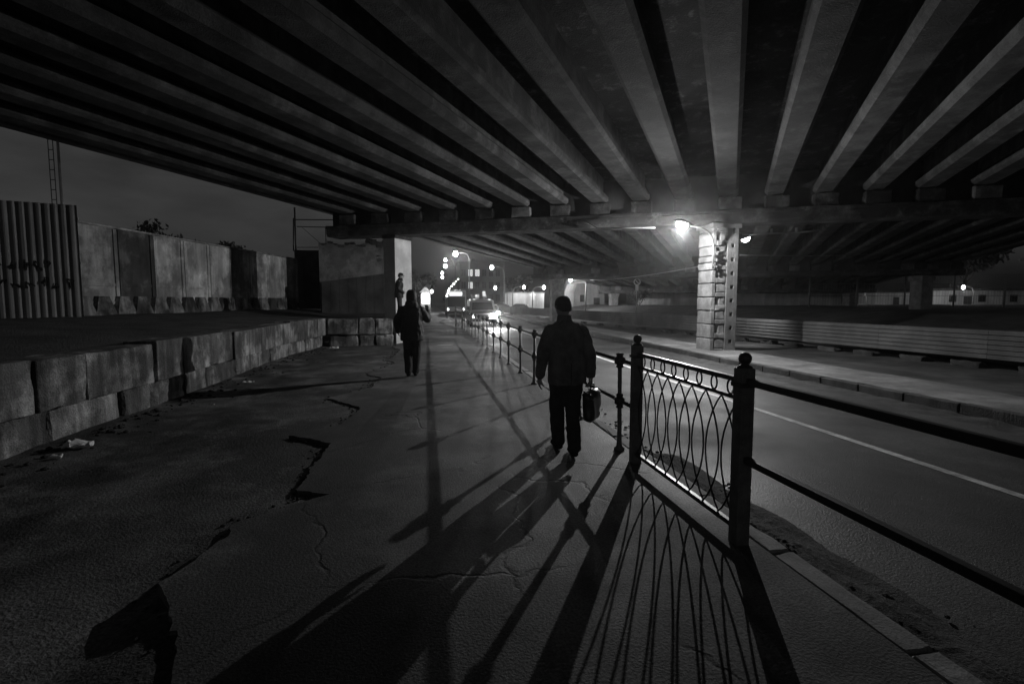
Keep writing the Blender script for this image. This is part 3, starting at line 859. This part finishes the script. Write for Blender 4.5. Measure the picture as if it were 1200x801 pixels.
b = MB(); b.rings([[Vector((-.78, -1.50, 1.19)), Vector((.78, -1.50, 1.19)), Vector((.70, -1.02, 1.70)), Vector((-.70, -1.02, 1.70))], [Vector((-.78, -1.56, 1.23)), Vector((.78, -1.56, 1.23)), Vector((.70, -1.08, 1.74)), Vector((-.70, -1.08, 1.74))]], True); b.build('windscreen', M['glass'], van)
b = MB(); b.box(-.9, .9, -2.56, -2.44, .40, .58, .03); b.build('bumper', M['iron'], van)
b = MB()
for k in range(5): b.box(-.42, .42, -2.50, -2.46, .66 + .05 * k, .69 + .05 * k)
b.build('grille', M['iron'], van)
b = MB(); b.box(-.26, .26, -2.585, -2.563, .43, .54, .004); b.build('number_plate', M['white'], van)
for s, mt in ((-1, 'headlight_dim'), (1, 'headlight')):
    hr_ = .2 if s > 0 else .12; b = MB(); b.lathe([(hr_, 0), (hr_, .06), (hr_ * .6, .1), (.01, .115)], (s * .73, -2.43, .78), 18, (0, -1, 0)); b.build('headlight', M[mt], van, True)
    b = MB(); b.box(s * 1.02 - .09, s * 1.02 + .09, -1.42, -1.36, 1.2, 1.45, .02); b.build('mirror', M['iron'], van)
    b = MB(); b.box(s * .55 - .08, s * .55 + .08, -.84, -.74, 1.93, 1.985, .01); b.build('marker_light', M['window'], van)
    for y in (-1.65, 1.5): wheel(van, s * .88 - .1, y, .33, .2, s)
add_light('headlight_beam', 'SPOT', (.73, -2.66, .76), 2200, van, .09, (.24, -1, -.10), 56, .9)
add_light('dim_headlight_beam', 'SPOT', (-.73, -2.62, .76), 40, van, .09, (-.02, -1, -.045), 74, .8)

bus = thing('bus', 'city bus with a glowing destination display behind the minibus', 'bus', (3.35, 60, -.17), R(-2))
b = MB(); b.box(-1.2, 1.2, 0, 10, .35, 3.05, .12); b.build('body', M['buspaint'], bus)
b = MB(); b.box(-1.08, 1.08, -.03, .02, 1.15, 2.3, .02); b.build('windscreen', M['glass'], bus)
b = MB(); b.box(-.7, .75, -.045, .0, 2.42, 2.85, .02); b.build('destination_display', M['display'], bus)
b = MB(); b.box(-1.2, 1.2, -.09, .03, .33, .62, .03); b.build('bumper', M['iron'], bus)
for s in (-1, 1):
    b = MB(); b.ball((s * .9, -.05, .85), .13, 2, (1, .4, 1)); b.build('headlight', M['headlight_dim'], bus, True)
    for y in (2.0, 7.6): wheel(bus, s * 1.05 - .14, y, .46, .28, s)
    b = MB(); b.box(s * 1.36 - .1, s * 1.36 + .1, -.25, -.18, 1.9, 2.3, .02); b.build('mirror', M['iron'], bus)

carp = [(-2.0, .35), (-2.05, .6), (-1.9, .8), (-1.0, .92), (-.3, 1.38), (.8, 1.42), (1.5, .98), (1.95, .92), (2.0, .5), (1.95, .35)]
for (x, y, rz, lab, side) in ((6.35, 52, 0, 'oncoming car with two bright headlights just right of the minibus', 2), (7.2, 72, 0, 'small dark car far along the right lane of the road', 0), (9.6, 64, 1, 'dark parked car below the arrow sign', 1), (12.3, 66, 1, 'second dark parked car right of the arrow sign', 1)):
    t, body = vehicle('car', lab, 'car', (x, y, -.12), R({0: 180, 1: 80, 2: 0}[side]), 1.7, 4.0, carp, None, M['iron'] if side == 1 else M['buspaint'], None, 1.42)
    tag(t, group='cars far along the street')
    b = MB(); b.box(-.62, .62, -.72, -.60, 1.0, 1.28, .01, rot=Matrix.Rotation(R(-33), 3, 'X')); b.build('windscreen', M['glass'], t)
    for s in (-1, 1):
        b = MB(); b.ball((s * .6, -2.0, .62), .09 if side != 2 else .15, 2, (1.3, .5, .8)); b.build('headlight', M['headlight' if side == 2 else 'glass'], t, True)
        for yy in (-1.25, 1.25): wheel(t, s * .74 - .09, yy, .3, .18, s)

# ------------------------------------------------------------------ far buildings and walls
t = thing('apartment_block', 'dark distant block with a few lit windows above the street', 'building', (12, 112, 0))
b = MB(); b.box(-4.8, 4.9, 0, 12, -.3, 9.7); b.build('walls', M['facade'], t)
b = MB(); b.box(-5.0, 5.1, -.15, 12.1, 9.703, 10.1); b.box(-2, -1, 3, 4, 10.1, 11.0); b.build('roof', M['facade'], t)
lit = {(1, 2), (1, 1), (2, 2)}
for i in range(6):
    for j in range(3):
        x = -4.0 + i * 1.5; z = 1.6 + j * 2.7
        b = MB(); b.box(x - .45, x + .45, -.04, .03, z, z + 1.4); w = b.build('window', M['window'] if (i, j) in lit else M['glass'], t)
        b = MB(); b.box(x - .03, x + .03, -.06, -.042, z, z + 1.4); b.box(x - .45, x - .032, -.06, -.042, z + .9, z + .95); b.build('frame', M['facade'], w)
t = thing('pale_wall', 'long pale low wall behind the two low lamps', 'wall', (0, 76.5, 0))
b = MB()
for k in range(5): b.box(11.5 + k * 1.25, 12.73 + k * 1.25, 0, .2, -.2, 2.75 + .05 * (k % 2), .02)
b.build('wall_face', M['palewall'], t)
b = MB(); b.box(11.4, 17.8, -.06, .26, 2.81, 2.95); b.build('coping', M['conc'], t)
t = thing('white_house', 'brightly lit white gabled house under the lamp beside the far pillar', 'house', (22.4, 70, 0))
b = MB(); b.box(-1.9, 2.6, 0, 5, -.2, 3.0, .02); b.rings([[Vector((-1.9, y, 3.002)), Vector((2.6, y, 3.002)), Vector((1.6, y, 4.1)), Vector((-1.5, y, 4.1))] for y in (.01, 4.99)], True); b.build('walls', M['palewall'], t)
b = MB(); b.box(-1.0, -.4, -.03, .03, 1.5, 2.5); b.build('window', M['glass'], t)
b = MB(); b.box(1.0, 1.9, -.03, .03, 0, 2.1); b.build('door', M['darkwall'], t)

# right edge: low lit buildings, masts and a mesh fence behind the bank
t = thing('low_building', 'long low lit building with dark door at the far right edge', 'building', (72, 62, .6), R(-12))
b = MB(); b.box(-1, 18, 0, 6, -.6, 2.5); b.build('walls', M['palewall'], t)
b = MB(); b.box(-1.3, 18.3, -.3, 6.3, 2.503, 2.8); b.build('roof', M['darkwall'], t)
for x in (1.2, 5.2, 9.5, 13): 
    b = MB(); b.box(x, x + 1.0, -.04, .03, .9, 1.9); b.build('window', M['glass'], t)
b = MB(); b.box(3.2, 4.3, -.04, .03, -.5, 1.7); b.build('door', M['darkwall'], t)
t = thing('low_shed', 'small pale shed left of the low lit building', 'shed', (63.5, 64, .6), R(-12))
b = MB(); b.box(0, 4.6, 0, 4, -.6, 2.2); b.build('walls', M['palewall'], t); b = MB(); b.box(-.2, 4.8, -.2, 4.2, 2.203, 2.4); b.build('roof', M['darkwall'], t)
b = MB(); b.box(2.4, 3.2, -.04, .03, -.4, 1.6); b.build('door', M['darkwall'], t)
far_lamp(71.0, 58, 3.25, 'small lamp over the low building at the right edge', 1, 200, 'lamp_far', 1.3, 'lamps at the right edge')
far_lamp(56.5, 60, 2.6, 'dim small lamp between the right pillar and the thin far pillar', 1, 160, 'lamp_dim', 1.2, 'lamps at the right edge')
far_lamp(78.5, 57, 6.9, 'unlit tall lamp post in front of the low building', 1, 0, 'lampbody', 1.2, 'lamps at the right edge')
t = thing('mesh_fence', 'tall thin mesh fence on posts along the dark bank at right', 'fence', (0, 0, 0))
q0, q1 = Vector((33, 40, .9)), Vector((62, 31, .9))
n = 9; ps = [q0.lerp(q1, k / (n - 1)) for k in range(n)]
for p in ps:
    b = MB(); b.tube([p - Vector((0, 0, .3)), p + Vector((0, 0, 3.0))], .07, 8); b.build('post', M['post'], t, True)
b = MB()
for z in (.2, 1.2, 2.2, 2.95): b.tube([q0 + Vector((0, 0, z)), q1 + Vector((0, 0, z))], .02, 5)
for k in range(140):
    p = q0.lerp(q1, k / 139); b.tube([p + Vector((0, 0, .2)), p + Vector((0, 0, 2.95))], .01, 4)
b.build('mesh_wires', M['post'], t)

# ------------------------------------------------------------------ trees
def tree(name, loc, h, spread, label, seed, leaves=2200, leafs=.16):
    r = random.Random(seed)
    t = thing(name, label, 'tree', loc, 0, 'trees beyond the fences')
    b = MB(); tips = []
    def limb(p, d, l, rad, lev):
        pts = [p]; q = p.copy(); dd = d.copy()
        for k in range(4):
            dd = (dd + Vector((r.uniform(-.2, .2), r.uniform(-.2, .2), r.uniform(-.03, .16)))).normalized(); q = q + dd * l / 4; pts.append(q.copy())
        b.tube(pts, [rad * (1 - .14 * k) for k in range(5)], 6)
        if lev >= 3: tips.append(q); return
        for k in range(4 if lev else 6):
            a = r.uniform(0, 2 * pi); tl = r.uniform(.5, 1.1)
            nd = (dd * cos(tl) + Vector((cos(a), sin(a), .15)) * sin(tl)).normalized()
            limb(pts[r.choice((2, 3, 4, 4))], nd, l * r.uniform(.5, .72) * (spread if lev == 0 else 1), rad * .5, lev + 1)
    limb(Vector((0, 0, -.1)), Vector((0, 0, 1)), h * .42, h * .026, 0)
    b.build('trunk', M['bark'], t, True)
    b = MB()
    for k in range(leaves):
        c = r.choice(tips) + Vector((r.gauss(0, 1), r.gauss(0, 1), r.gauss(0, .8))) * h * .045
        q = Euler((r.uniform(0, 6), r.uniform(0, 6), r.uniform(0, 6))).to_matrix(); s = leafs * r.uniform(.6, 1.4)
        vs = [b.bm.verts.new(c + q @ Vector(v) * s) for v in ((-.5, 0, 0), (0, -.3, .05), (.55, 0, 0), (0, .3, .05))]
        b.bm.faces.new(vs)
    b.build('crown', M['leaf'], t, recalc=False)
    return t
tree('tree', (-23.5, 50, .6), 7.0, 1.2, 'tree behind the left part of the panel fence', 1, 5000, .34)
tree('tree', (-19.5, 47, .6), 7.2, 1.1, 'taller tree behind the middle of the panel fence', 2, 5000, .34)
tree('tree', (-15.6, 46, .6), 6.6, 1.1, 'tree behind the right end of the panel fence', 3, 5000, .34)
tree('tree', (-5.2, 92, 0), 7.8, 1.1, 'dark tree seen between the pale pillar and the far walker', 5, 4500, .4)
tree('tree', (-2.0, 80, 0), 6.4, 1.0, 'dark tree right above the head of the far walker', 6, 4500, .4)
tree('tree', (1.0, 120, 0), 8.5, 1.0, 'dark tree under the row of distant lamps', 7, 4000, .45)
tree('tree', (16.5, 95, 0), 7.0, 1.2, 'dark tree right of the distant block', 8, 4000, .45)
tree('tree', (24.8, 58, 0), 3.6, 1.2, 'low dark tree beside the white house', 9, 1600, .16)
tree('tree', (56, 70, .8), 9.5, 1.3, 'dark tree between the pillars at right', 10, 5000, .5)  # this crown and the next two are made big to darken the sky
tree('tree', (80, 72, .8), 13, 1.4, 'tall dark tree added to darken the sky above the low building', 12, 7000, .6)
tree('tree', (98, 80, .8), 13, 1.3, 'dark tree added at the very right edge to darken the sky above the low building', 14, 6000, .6)

# ------------------------------------------------------------------ small things on the ground
def litter(x, y, z, s, label, seed, scale=(1, .8, .5)):
    r = random.Random(seed); b = MB(); vs = b.ball((0, 0, s * .3), s, 3, scale)
    for v in vs: v.co += noise.noise_vector(v.co * (4 / s * .35) + Vector((seed, 0, 0))) * s * .55
    for v in vs: v.co.z = max(v.co.z, .0)
    o = b.build('litter', M['paper'], None); o.location = (x, y, z); tag(o, label, 'litter', 'litter along the block wall')
litter(-4.1, 6.72, -.04, .11, 'crumpled pale plastic bag at the foot of the nearest wall block', 1, (1.3, .8, .4))
litter(-4.05, 6.3, -.04, .05, 'small paper scrap just left of the crumpled bag', 2)
litter(-3.75, 11.56, -.06, .07, 'small crumpled paper halfway along the block wall', 3, (1.4, .8, .4))
litter(-3.35, 19.6, -.07, .10, 'pale paper scrap in the corner of the block wall', 4, (1.8, .8, .3))
litter(-3.55, 9.2, -.06, .03, 'tiny paper scrap on the rough ground before the wall', 5)
b = MB()
for k in range(260):
    r = random
    y = r.uniform(2.5, 19.5); x = wall_x(y) + abs(r.gauss(.12, .25)); s = r.uniform(.008, .045)
    vs = b.ball((x, y, low_z(x, y) + s * .2), s, 1, (1, r.uniform(.6, 1.2), r.uniform(.4, .8)))
for k in range(200):
    y = random.uniform(1.2, 9); x = 2.45 + abs(random.gauss(.08, .2)); s = random.uniform(.006, .03)
    b.ball((x, y, -.14 + s * .3), s, 1, (1, 1, .6))
for k in range(420):
    i = random.randrange(1, len(rag) - 2); x, y = rag[i]
    if y > 22: continue
    s_ = random.uniform(.004, .022); x -= abs(random.gauss(.02, .09)); y += random.gauss(0, .06)
    b.ball((x, y, low_z(x, y) + s_ * .3), s_, 1, (1, random.uniform(.6, 1.2), .6))
tag(b.build('rubble', M['dirt']), kind='stuff')
for (x0, x1, y, lab) in ((.3, 1.2, 28.4, 'farther thin metal strip set across the sidewalk'), (.4, .98, 19.75, 'nearer thin metal strip set across the sidewalk')):
    b = MB(); b.box(x0, x1, y - .05, y + .05, -.01, .012, .003); tag(b.build('metal_strip', M['steel']), lab, 'metal strip', 'metal strips across the sidewalk')

# ------------------------------------------------------------------ people
def capsule(mb, p0, r0, p1, r1, seg=14, squash=None):
    """tapered round-ended limb"""
    p0, p1 = Vector(p0), Vector(p1); d = (p1 - p0); l = d.length; d.normalize()
    a = Vector((1, 0, 0)) if abs(d.x) < .8 else Vector((0, 1, 0))
    u = (a - d * a.dot(d)).normalized(); w = d.cross(u)
    rr = []
    for q in (-80, -50, -22): rr.append((p0 + d * r0 * sin(R(q)), r0 * cos(R(q))))
    rr += [(p0.lerp(p1, k / 4), r0 + (r1 - r0) * k / 4) for k in range(5)]
    for q in (22, 50, 80): rr.append((p1 + d * r1 * sin(R(q)), r1 * cos(R(q))))
    mb.rings([[c + (u * cos(2 * pi * k / seg) + w * sin(2 * pi * k / seg)) * r_ for k in range(seg)] for c, r_ in rr], True)

def oval(mb, secs, seg=22):
    """secs: (centre x, y, z, half width, half depth)"""
    mb.rings([[Vector((x + a * (abs(cos(2 * pi * k / seg)) ** .85) * (1 if cos(2 * pi * k / seg) > 0 else -1), y + c * sin(2 * pi * k / seg), z)) for k in range(seg)] for x, y, z, a, c in secs], True)

def fuse(mb, name, m, parent, voxel, wrinkle=0.0, wf=9.0, smooth_n=4):
    bmesh.ops.recalc_face_normals(mb.bm, faces=mb.bm.faces[:])
    me = bpy.data.meshes.new(name); mb.bm.to_mesh(me); mb.bm.free()
    o = bpy.data.objects.new(name, me); COL.objects.link(o)
    rm = o.modifiers.new('r', 'REMESH'); rm.mode = 'VOXEL'; rm.voxel_size = voxel
    sm = o.modifiers.new('s', 'SMOOTH'); sm.factor = .5; sm.iterations = smooth_n
    dg = bpy.context.evaluated_depsgraph_get(); dg.update()
    nm = bpy.data.meshes.new_from_object(o.evaluated_get(dg))
    o.modifiers.clear(); o.data = nm; bpy.data.meshes.remove(me); nm.name = name
    if wrinkle:
        ns = [v.normal.copy() for v in nm.vertices]
        for v, nn in zip(nm.vertices, ns):
            p = Vector((v.co.x * wf, v.co.y * wf, v.co.z * wf * .55))
            k = noise.noise(p) + .6 * (1 - abs(noise.noise(p * 1.9 + Vector((3, 1, 7)))) * 2)
            v.co += nn * k * wrinkle
    nm.materials.clear(); nm.materials.append(m)
    for p in nm.polygons: p.use_smooth = True
    o.parent = parent
    return o

def hand(mb, wrist, d, palm_n, thumb_side, curl):
    """palm, five fingers and a thumb that leaves the side of the palm"""
    wrist = Vector(wrist); d = Vector(d).normalized(); n = Vector(palm_n); n = (n - d * n.dot(d)).normalized(); s = d.cross(n) * thumb_side
    for k, o in enumerate((-.030, -.010, .011, .031)):
        capsule(mb, wrist + s * o * .55, .017, wrist + d * .085 + s * o, .014, 10)
    for o, l in ((.032, .070), (.011, .080), (-.011, .075), (-.031, .058)):
        p = wrist + d * .088 + s * o; dd = d.copy()
        for q, f in enumerate((.45, .32, .25)):
            a = curl * (.6 + .5 * q)
            dd = (d * cos(a) + n * sin(a)).normalized()
            p2 = p + dd * l * f
            capsule(mb, p, .0098 - .0008 * q, p2, .009 - .0008 * q, 8); p = p2
    p = wrist + d * .03 + s * .032; dd = (d * .75 + s * .55 + n * .35).normalized()
    p2 = p + dd * .042; capsule(mb, p, .013, p2, .011, 8)
    dd = (d * .85 + s * .1 + n * .5).normalized(); capsule(mb, p2, .0108, p2 + dd * .035, .009, 8)

def person(loc, rz, label, sc, pose, style):
    t = thing('person', label, 'person', loc, rz); t.scale = (sc, sc, sc)
    P = {k: Vector(v) for k, v in pose.items() if isinstance(v, tuple)}
    hip, chest, neck, head = P['hip'], P['chest'], P['neck'], P['head']
    # ---- body
    b = MB()
    oval(b, [(hip.x, hip.y, hip.z - .1, .10, .08), (hip.x, hip.y, hip.z, .155, .105), (hip.x, hip.y + .005, hip.z + .1, .15, .1), ((hip.x + chest.x) / 2, (hip.y + chest.y) / 2, (hip.z + chest.z) / 2 + .05, .145, .1),
             (chest.x, chest.y, chest.z, .17, .115), (chest.x, chest.y, chest.z + .1, .165, .105), (chest.x, chest.y, chest.z + .17, .09, .07)])
    capsule(b, (chest.x, chest.y, chest.z + .12), .065, neck, .056); capsule(b, neck, .056, head + Vector((0, -.01, -.05)), .055)
    Rh = Euler(pose.get('head_rot', (0, 0, 0))).to_matrix()
    def H(x, y, z): return head + Rh @ Vector((x, y, z))
    vs = b.ball((0, 0, 0), 1, 3)
    for v in vs:
        c = v.co.copy(); jaw = max(0, -c.z)
        c = Vector([abs(q) ** .82 * (1 if q > 0 else -1) for q in c]); v.co = H(c.x * (.076 - .016 * jaw), c.y * (.097 - .02 * jaw) + .012 * jaw, c.z * .118)
    capsule(b, H(0, .092, .012), .010, H(0, .113, -.026), .014, 8)                 # nose
    capsule(b, H(-.022, .085, -.058), .011, H(.022, .085, -.058), .011, 8)           # mouth
    capsule(b, H(0, .073, -.095), .022, H(0, .06, -.1), .022, 8)                     # chin
    capsule(b, H(-.03, .082, .026), .012, H(.03, .082, .026), .012, 8)               # brow
    for s in (-1, 1):
        capsule(b, H(s * .077, -.008, .018), .012, H(s * .079, .0, -.03), .009, 8)   # ear
        capsule(b, H(s * .085, -.02, .018), .007, H(s * .083, -.012, -.02), .006, 8)
        vv = b.ball(H(s * .031, .083, .003), .012, 2)
    for s, q in (('L', -1), ('R', 1)):
        sh, el, wr, hd = P['sh' + s], P['el' + s], P['wr' + s], P['hd' + s]
        capsule(b, sh, .055, el, .040); capsule(b, el, .040, wr, .027)
        hand(b, wr, hd - wr, P.get('pn' + s, Vector((-q, 0, 0))), pose.get('ts' + s, 1), pose.get('curl' + s, .5))
        hp, kn, an, to = P['hp' + s], P['kn' + s], P['an' + s], P['to' + s]
        capsule(b, hp, .085, kn, .055); capsule(b, kn, .055, an, .030); capsule(b, an, .028, to, .022)
    body = fuse(b, 'body', M['skin'], t, .0072, smooth_n=2)
    # ---- trousers
    b = MB()
    oval(b, [(hip.x, hip.y, hip.z - .11, .09, .08), (hip.x, hip.y, hip.z - .04, .168, .12), (hip.x, hip.y, hip.z + .1, .16, .11), (hip.x, hip.y, hip.z + .14, .15, .1)])
    for s in 'LR':
        hp, kn, an, to = P['hp' + s], P['kn' + s], P['an' + s], P['to' + s]
        w = style.get('leg', 1.0)
        capsule(b, hp, .102 * w, kn, .082 * w); capsule(b, kn, .080 * w, an + Vector((0, 0, .025)), .072 * w)
    fuse(b, 'trousers', M['trousers'], t, .013, .010, 10)
    # ---- shoes
    for s in 'LR':
        an, to = P['an' + s], P['to' + s]; d = (to - an); d2 = Vector((d.x, d.y, 0)).normalized(); b = MB()
        heel = an + Vector((0, 0, -.03)) - d2 * .045
        capsule(b, heel, .040, to, .040); capsule(b, an, .042, an.lerp(to, .6) + Vector((0, 0, .01)), .042)
        fuse(b, 'shoe', M['sole'], t, .011)
    # ---- jacket
    b = MB(); k = style['coat']
    hz = style['hem']
    mx, my = (hip.x + chest.x) / 2, (hip.y + chest.y) / 2
    oval(b, [(hip.x, hip.y, hz, .205 * k, .155 * k), (hip.x, hip.y, hz + .04, .21 * k, .158 * k), (hip.x, hip.y, hip.z + .12, .195 * k, .145 * k), (mx, my, (hip.z + chest.z) / 2 + .06, .192 * k, .14 * k),
             (chest.x, chest.y, chest.z - .02, .205 * k, .15 * k), (chest.x, chest.y, chest.z + .06, .205 * k, .14 * k), (chest.x, chest.y, chest.z + .125, .185 * k, .115 * k), (chest.x, chest.y, chest.z + .175, .125 * k, .095), (neck.x, neck.y, chest.z + .215, .085, .08), (neck.x, neck.y, neck.z + .015, .066, .068)])
    for s in 'LR':
        sh, el, wr = P['sh' + s], P['el' + s], P['wr' + s]
        capsule(b, chest + Vector((0, 0, .175)), .060 * k, sh + Vector((0, 0, -.012)), .066 * k); capsule(b, sh + Vector((0, 0, -.03)), .074 * k, el, .066 * k); capsule(b, el, .062 * k, wr.lerp(el, .06), .050 * k)
    if style.get('hood'):
        oval(b, [(neck.x, neck.y - .03, neck.z - .06, .12, .12), (neck.x, neck.y - .04, neck.z, .13, .12), (neck.x, neck.y - .03, neck.z + .05, .11, .1)])
    j = fuse(b, 'jacket', M[style['cloth']], t, .012, .015, 8)
    if not style.get('hood'):
        b = MB(); cz = neck.z
        rr = []
        for z, a in ((cz - .05, 1.12), (cz + .0, 1.0), (cz + .04, 1.0), (cz + .042, 1.08), (cz - .02, 1.22), (cz - .07, 1.5)):
            rr.append([Vector((neck.x + .068 * a * cos(2 * pi * q / 20), neck.y + .07 * a * sin(2 * pi * q / 20) + (.02 if sin(2 * pi * q / 20) > 0 else 0), z)) for q in range(20)])
        b.rings(rr, False); b.build('collar', M[style['cloth']], t, True)
        b = MB()                                        # back vent and centre seam of the coat
        b.tube([(hip.x, hip.y - .160 * k, hz + .01), (hip.x, hip.y - .160 * k, hip.z + .1)], .004, 6); b.build('vent_seam', M['trousers'], t)
    # ---- hair, cap or hood
    b = MB()
    vs = b.ball((0, 0, 0), 1, 3)
    for v in vs:
        c = Vector([abs(q) ** .78 * (1 if q > 0 else -1) for q in v.co])
        low = -.12 - .62 * max(0, -c.y) if style.get('hair') != 'hood' else -.8
        front = .35 * max(0, c.y)
        zz = max(c.z, low + front)
        v.co = H(c.x * .088, c.y * .106 - .010, zz * .118 + .006)
    if style.get('hair') == 'hood':
        for v in vs: v.co = head + (v.co - head) * 1.22 + Vector((0, -.012, 0))
    b.build('hair' if style.get('hair') != 'hood' else 'hood', M['hair'] if style.get('hair') != 'hood' else M[style['cloth']], t, True)
    if style.get('visor'):
        b = MB()
        rr = [[H(.075 * cos(R(20 + 14 * q)), .085 + .075 * sin(R(20 + 14 * q)) * f - .02, .05 - .012 * f) for q in range(11)] for f in (.2, 1.0)]
        rr += [[p + Vector((0, 0, -.008)) for p in rr[1]], [p + Vector((0, 0, -.008)) for p in rr[0]]]
        b.rings(rr, False, False); b.build('visor', M['hair'], t)
    return t

# the man with the briefcase
pose1 = dict(hip=(.0, .02, .93), chest=(-.005, .05, 1.27), neck=(-.015, .06, 1.50), head=(-.03, .085, 1.625), head_rot=(-.22, -.06, .12),
             shL=(-.185, .05, 1.375), elL=(-.275, -.0, 1.12), wrL=(-.295, .06, .87), hdL=(-.30, .09, .78), pnL=(1, .1, 0), tsL=1, curlL=.55,
             shR=(.18, .05, 1.375), elR=(.27, .03, 1.11), wrR=(.30, .07, .86), hdR=(.305, .09, .77), pnR=(-1, 0, 0), tsR=-1, curlR=1.0,
             hpL=(-.095, .02, .9), knL=(-.08, .13, .5), anL=(-.035, .20, .075), toL=(-.045, .37, .036),
             hpR=(.09, .02, .9), knR=(.075, .02, .49), anR=(.045, -.13, .08), toR=(.06, .05, .036))
person((1.52, 5.42, 0), R(2), 'man in dark coat seen from behind, walking with a briefcase in his right hand', 1.0, pose1, dict(coat=1.03, hem=.79, cloth='coat', leg=1.0))
# the briefcase hangs from his hand
t = thing('briefcase', 'dark soft briefcase hanging from the right hand of the coated man', 'briefcase', (1.84, 5.51, 0), R(-34))
b = MB(); b.rock(-.06, .06, -.205, .205, .33, .70, 6, .014, 5, .035, 3); b.build('case', M['leather'], t, True)
b = MB(); b.tube([(0, -.07, .695), (0, -.065, .745), (0, -.03, .765), (0, .03, .765), (0, .065, .745), (0, .07, .695)], .009, 8); b.build('handle', M['leather'], t, True)
b = MB(); b.box(-.058, .058, -.19, .19, .60, .615, .003); b.box(-.072, -.05, -.11, -.09, .38, .69); b.box(-.072, -.05, .09, .11, .38, .69); b.build('strap', M['leather'], t)

# the walker farther off
pose2 = dict(hip=(.0, .0, .93), chest=(.0, .01, 1.26), neck=(.0, .02, 1.49), head=(.005, .045, 1.615), head_rot=(-.12, 0, -.1),
             shL=(-.19, .01, 1.37), elL=(-.285, -.02, 1.13), wrL=(-.27, .12, .92), hdL=(-.26, .2, .87), pnL=(1, 0, 0), tsL=1, curlL=.8,
             shR=(.19, .01, 1.37), elR=(.31, .06, 1.17), wrR=(.33, .24, 1.32), hdR=(.325, .27, 1.41), pnR=(-.5, -1, 0), tsR=-1, curlR=.9,
             hpL=(-.095, 0, .9), knL=(-.09, .03, .5), anL=(-.075, -.12, .11), toL=(-.09, .03, .045),
             hpR=(.095, 0, .9), knR=(.085, .06, .49), anR=(.065, .08, .075), toR=(.085, .23, .045))
person((-.33, 11.6, 0), R(3), 'person in bulky dark hooded jacket walking away with right hand raised', 1.1, pose2, dict(coat=1.12, hem=.74, cloth='nylon', leg=1.0, hood=True, hair='hood'))

# the still figure by the pale pillar
pose3 = dict(hip=(.0, -.02, .93), chest=(.0, .0, 1.26), neck=(.0, .03, 1.49), head=(.0, .065, 1.605), head_rot=(-.2, 0, 0),
             shL=(-.18, .0, 1.37), elL=(-.25, -.04, 1.12), wrL=(-.2, .14, .98), hdL=(-.14, .2, .98), pnL=(0, -1, 0), tsL=1, curlL=.7,
             shR=(.18, .0, 1.37), elR=(.25, -.04, 1.12), wrR=(.2, .14, .98), hdR=(.14, .2, .98), pnR=(0, -1, 0), tsR=-1, curlR=.7,
             hpL=(-.095, -.02, .9), knL=(-.09, .02, .49), anL=(-.09, -.02, .075), toL=(-.1, .13, .045),
             hpR=(.095, -.02, .9), knR=(.09, .0, .49), anR=(.09, -.02, .075), toR=(.1, .13, .045))
person((-1.02, 20.22, 1.03), R(-84), 'dark capped figure standing in profile against the pale pillar', 1.0, pose3, dict(coat=1.0, hem=.78, cloth='nylon', leg=1.0, visor=True))

# ------------------------------------------------------------------ night air
b = MB(); b.box(-270, 310, -65, 430, -1.4, 16)
hz = b.build('haze', None); hz.data.materials.clear()
hm = bpy.data.materials.new('night_haze'); hm.use_nodes = True
nt = hm.node_tree; nt.nodes.clear()
o = nt.nodes.new('ShaderNodeOutputMaterial'); v = nt.nodes.new('ShaderNodeVolumePrincipled')
v.inputs['Color'].default_value = (.9, .9, .9, 1); v.inputs['Density'].default_value = .0006; v.inputs['Anisotropy'].default_value = .9
nt.links.new(v.outputs[0], o.inputs['Volume']); hz.data.materials.append(hm); tag(hz, kind='stuff')

# ------------------------------------------------------------------ sky
w = bpy.data.worlds.new('World'); scene.world = w; w.use_nodes = True
nt = w.node_tree; N = nt.nodes; L = nt.links
bg = N['Background']
sky = N.new('ShaderNodeTexSky'); sky.sky_type = 'NISHITA'; sky.sun_disc = False
sky.sun_elevation = R(2); sky.sun_rotation = R(200); sky.air_density = 1.5; sky.dust_density = 3
bw = N.new('ShaderNodeRGBToBW'); L.new(sky.outputs[0], bw.inputs[0])
tc = N.new('ShaderNodeTexCoord'); mp = N.new('ShaderNodeMapping'); mp.inputs['Scale'].default_value = (1, 1, 2.6); L.new(tc.outputs['Generated'], mp.inputs['Vector'])
cn = N.new('ShaderNodeTexNoise'); cn.inputs['Scale'].default_value = 3.2; cn.inputs['Detail'].default_value = 7; cn.inputs['Roughness'].default_value = .55; L.new(mp.outputs[0], cn.inputs['Vector'])
mr = N.new('ShaderNodeMapRange'); L.new(cn.outputs['Fac'], mr.inputs[0])
for i, q in enumerate((.3, .7, .55, 1.35)): mr.inputs[i + 1].default_value = q
mu = N.new('ShaderNodeMath'); mu.operation = 'MULTIPLY'; L.new(bw.outputs[0], mu.inputs[0]); L.new(mr.outputs[0], mu.inputs[1])
L.new(mu.outputs[0], bg.inputs['Color'])
bg.inputs['Strength'].default_value = .05

# ------------------------------------------------------------------ camera
cam = bpy.data.cameras.new('camera'); cam.sensor_width = 36; cam.lens = 18; cam.clip_start = .05; cam.clip_end = 2000
co = link(bpy.data.objects.new('camera', cam)); co.location = (0, 0, 1.7)
co.rotation_euler = (R(90 - 4.62), 0, R(-9.46)); scene.camera = co

vs = scene.view_settings
vs.view_transform = 'Standard'; vs.look = 'None'; vs.exposure = -.15; vs.gamma = 1; vs.use_curve_mapping = False
cy = scene.cycles
cy.use_denoising = True
cy.max_bounces = 6; cy.diffuse_bounces = 3; cy.glossy_bounces = 3; cy.transmission_bounces = 2; cy.volume_bounces = 0
cy.sample_clamp_indirect = 4; cy.caustics_reflective = False; cy.caustics_refractive = False
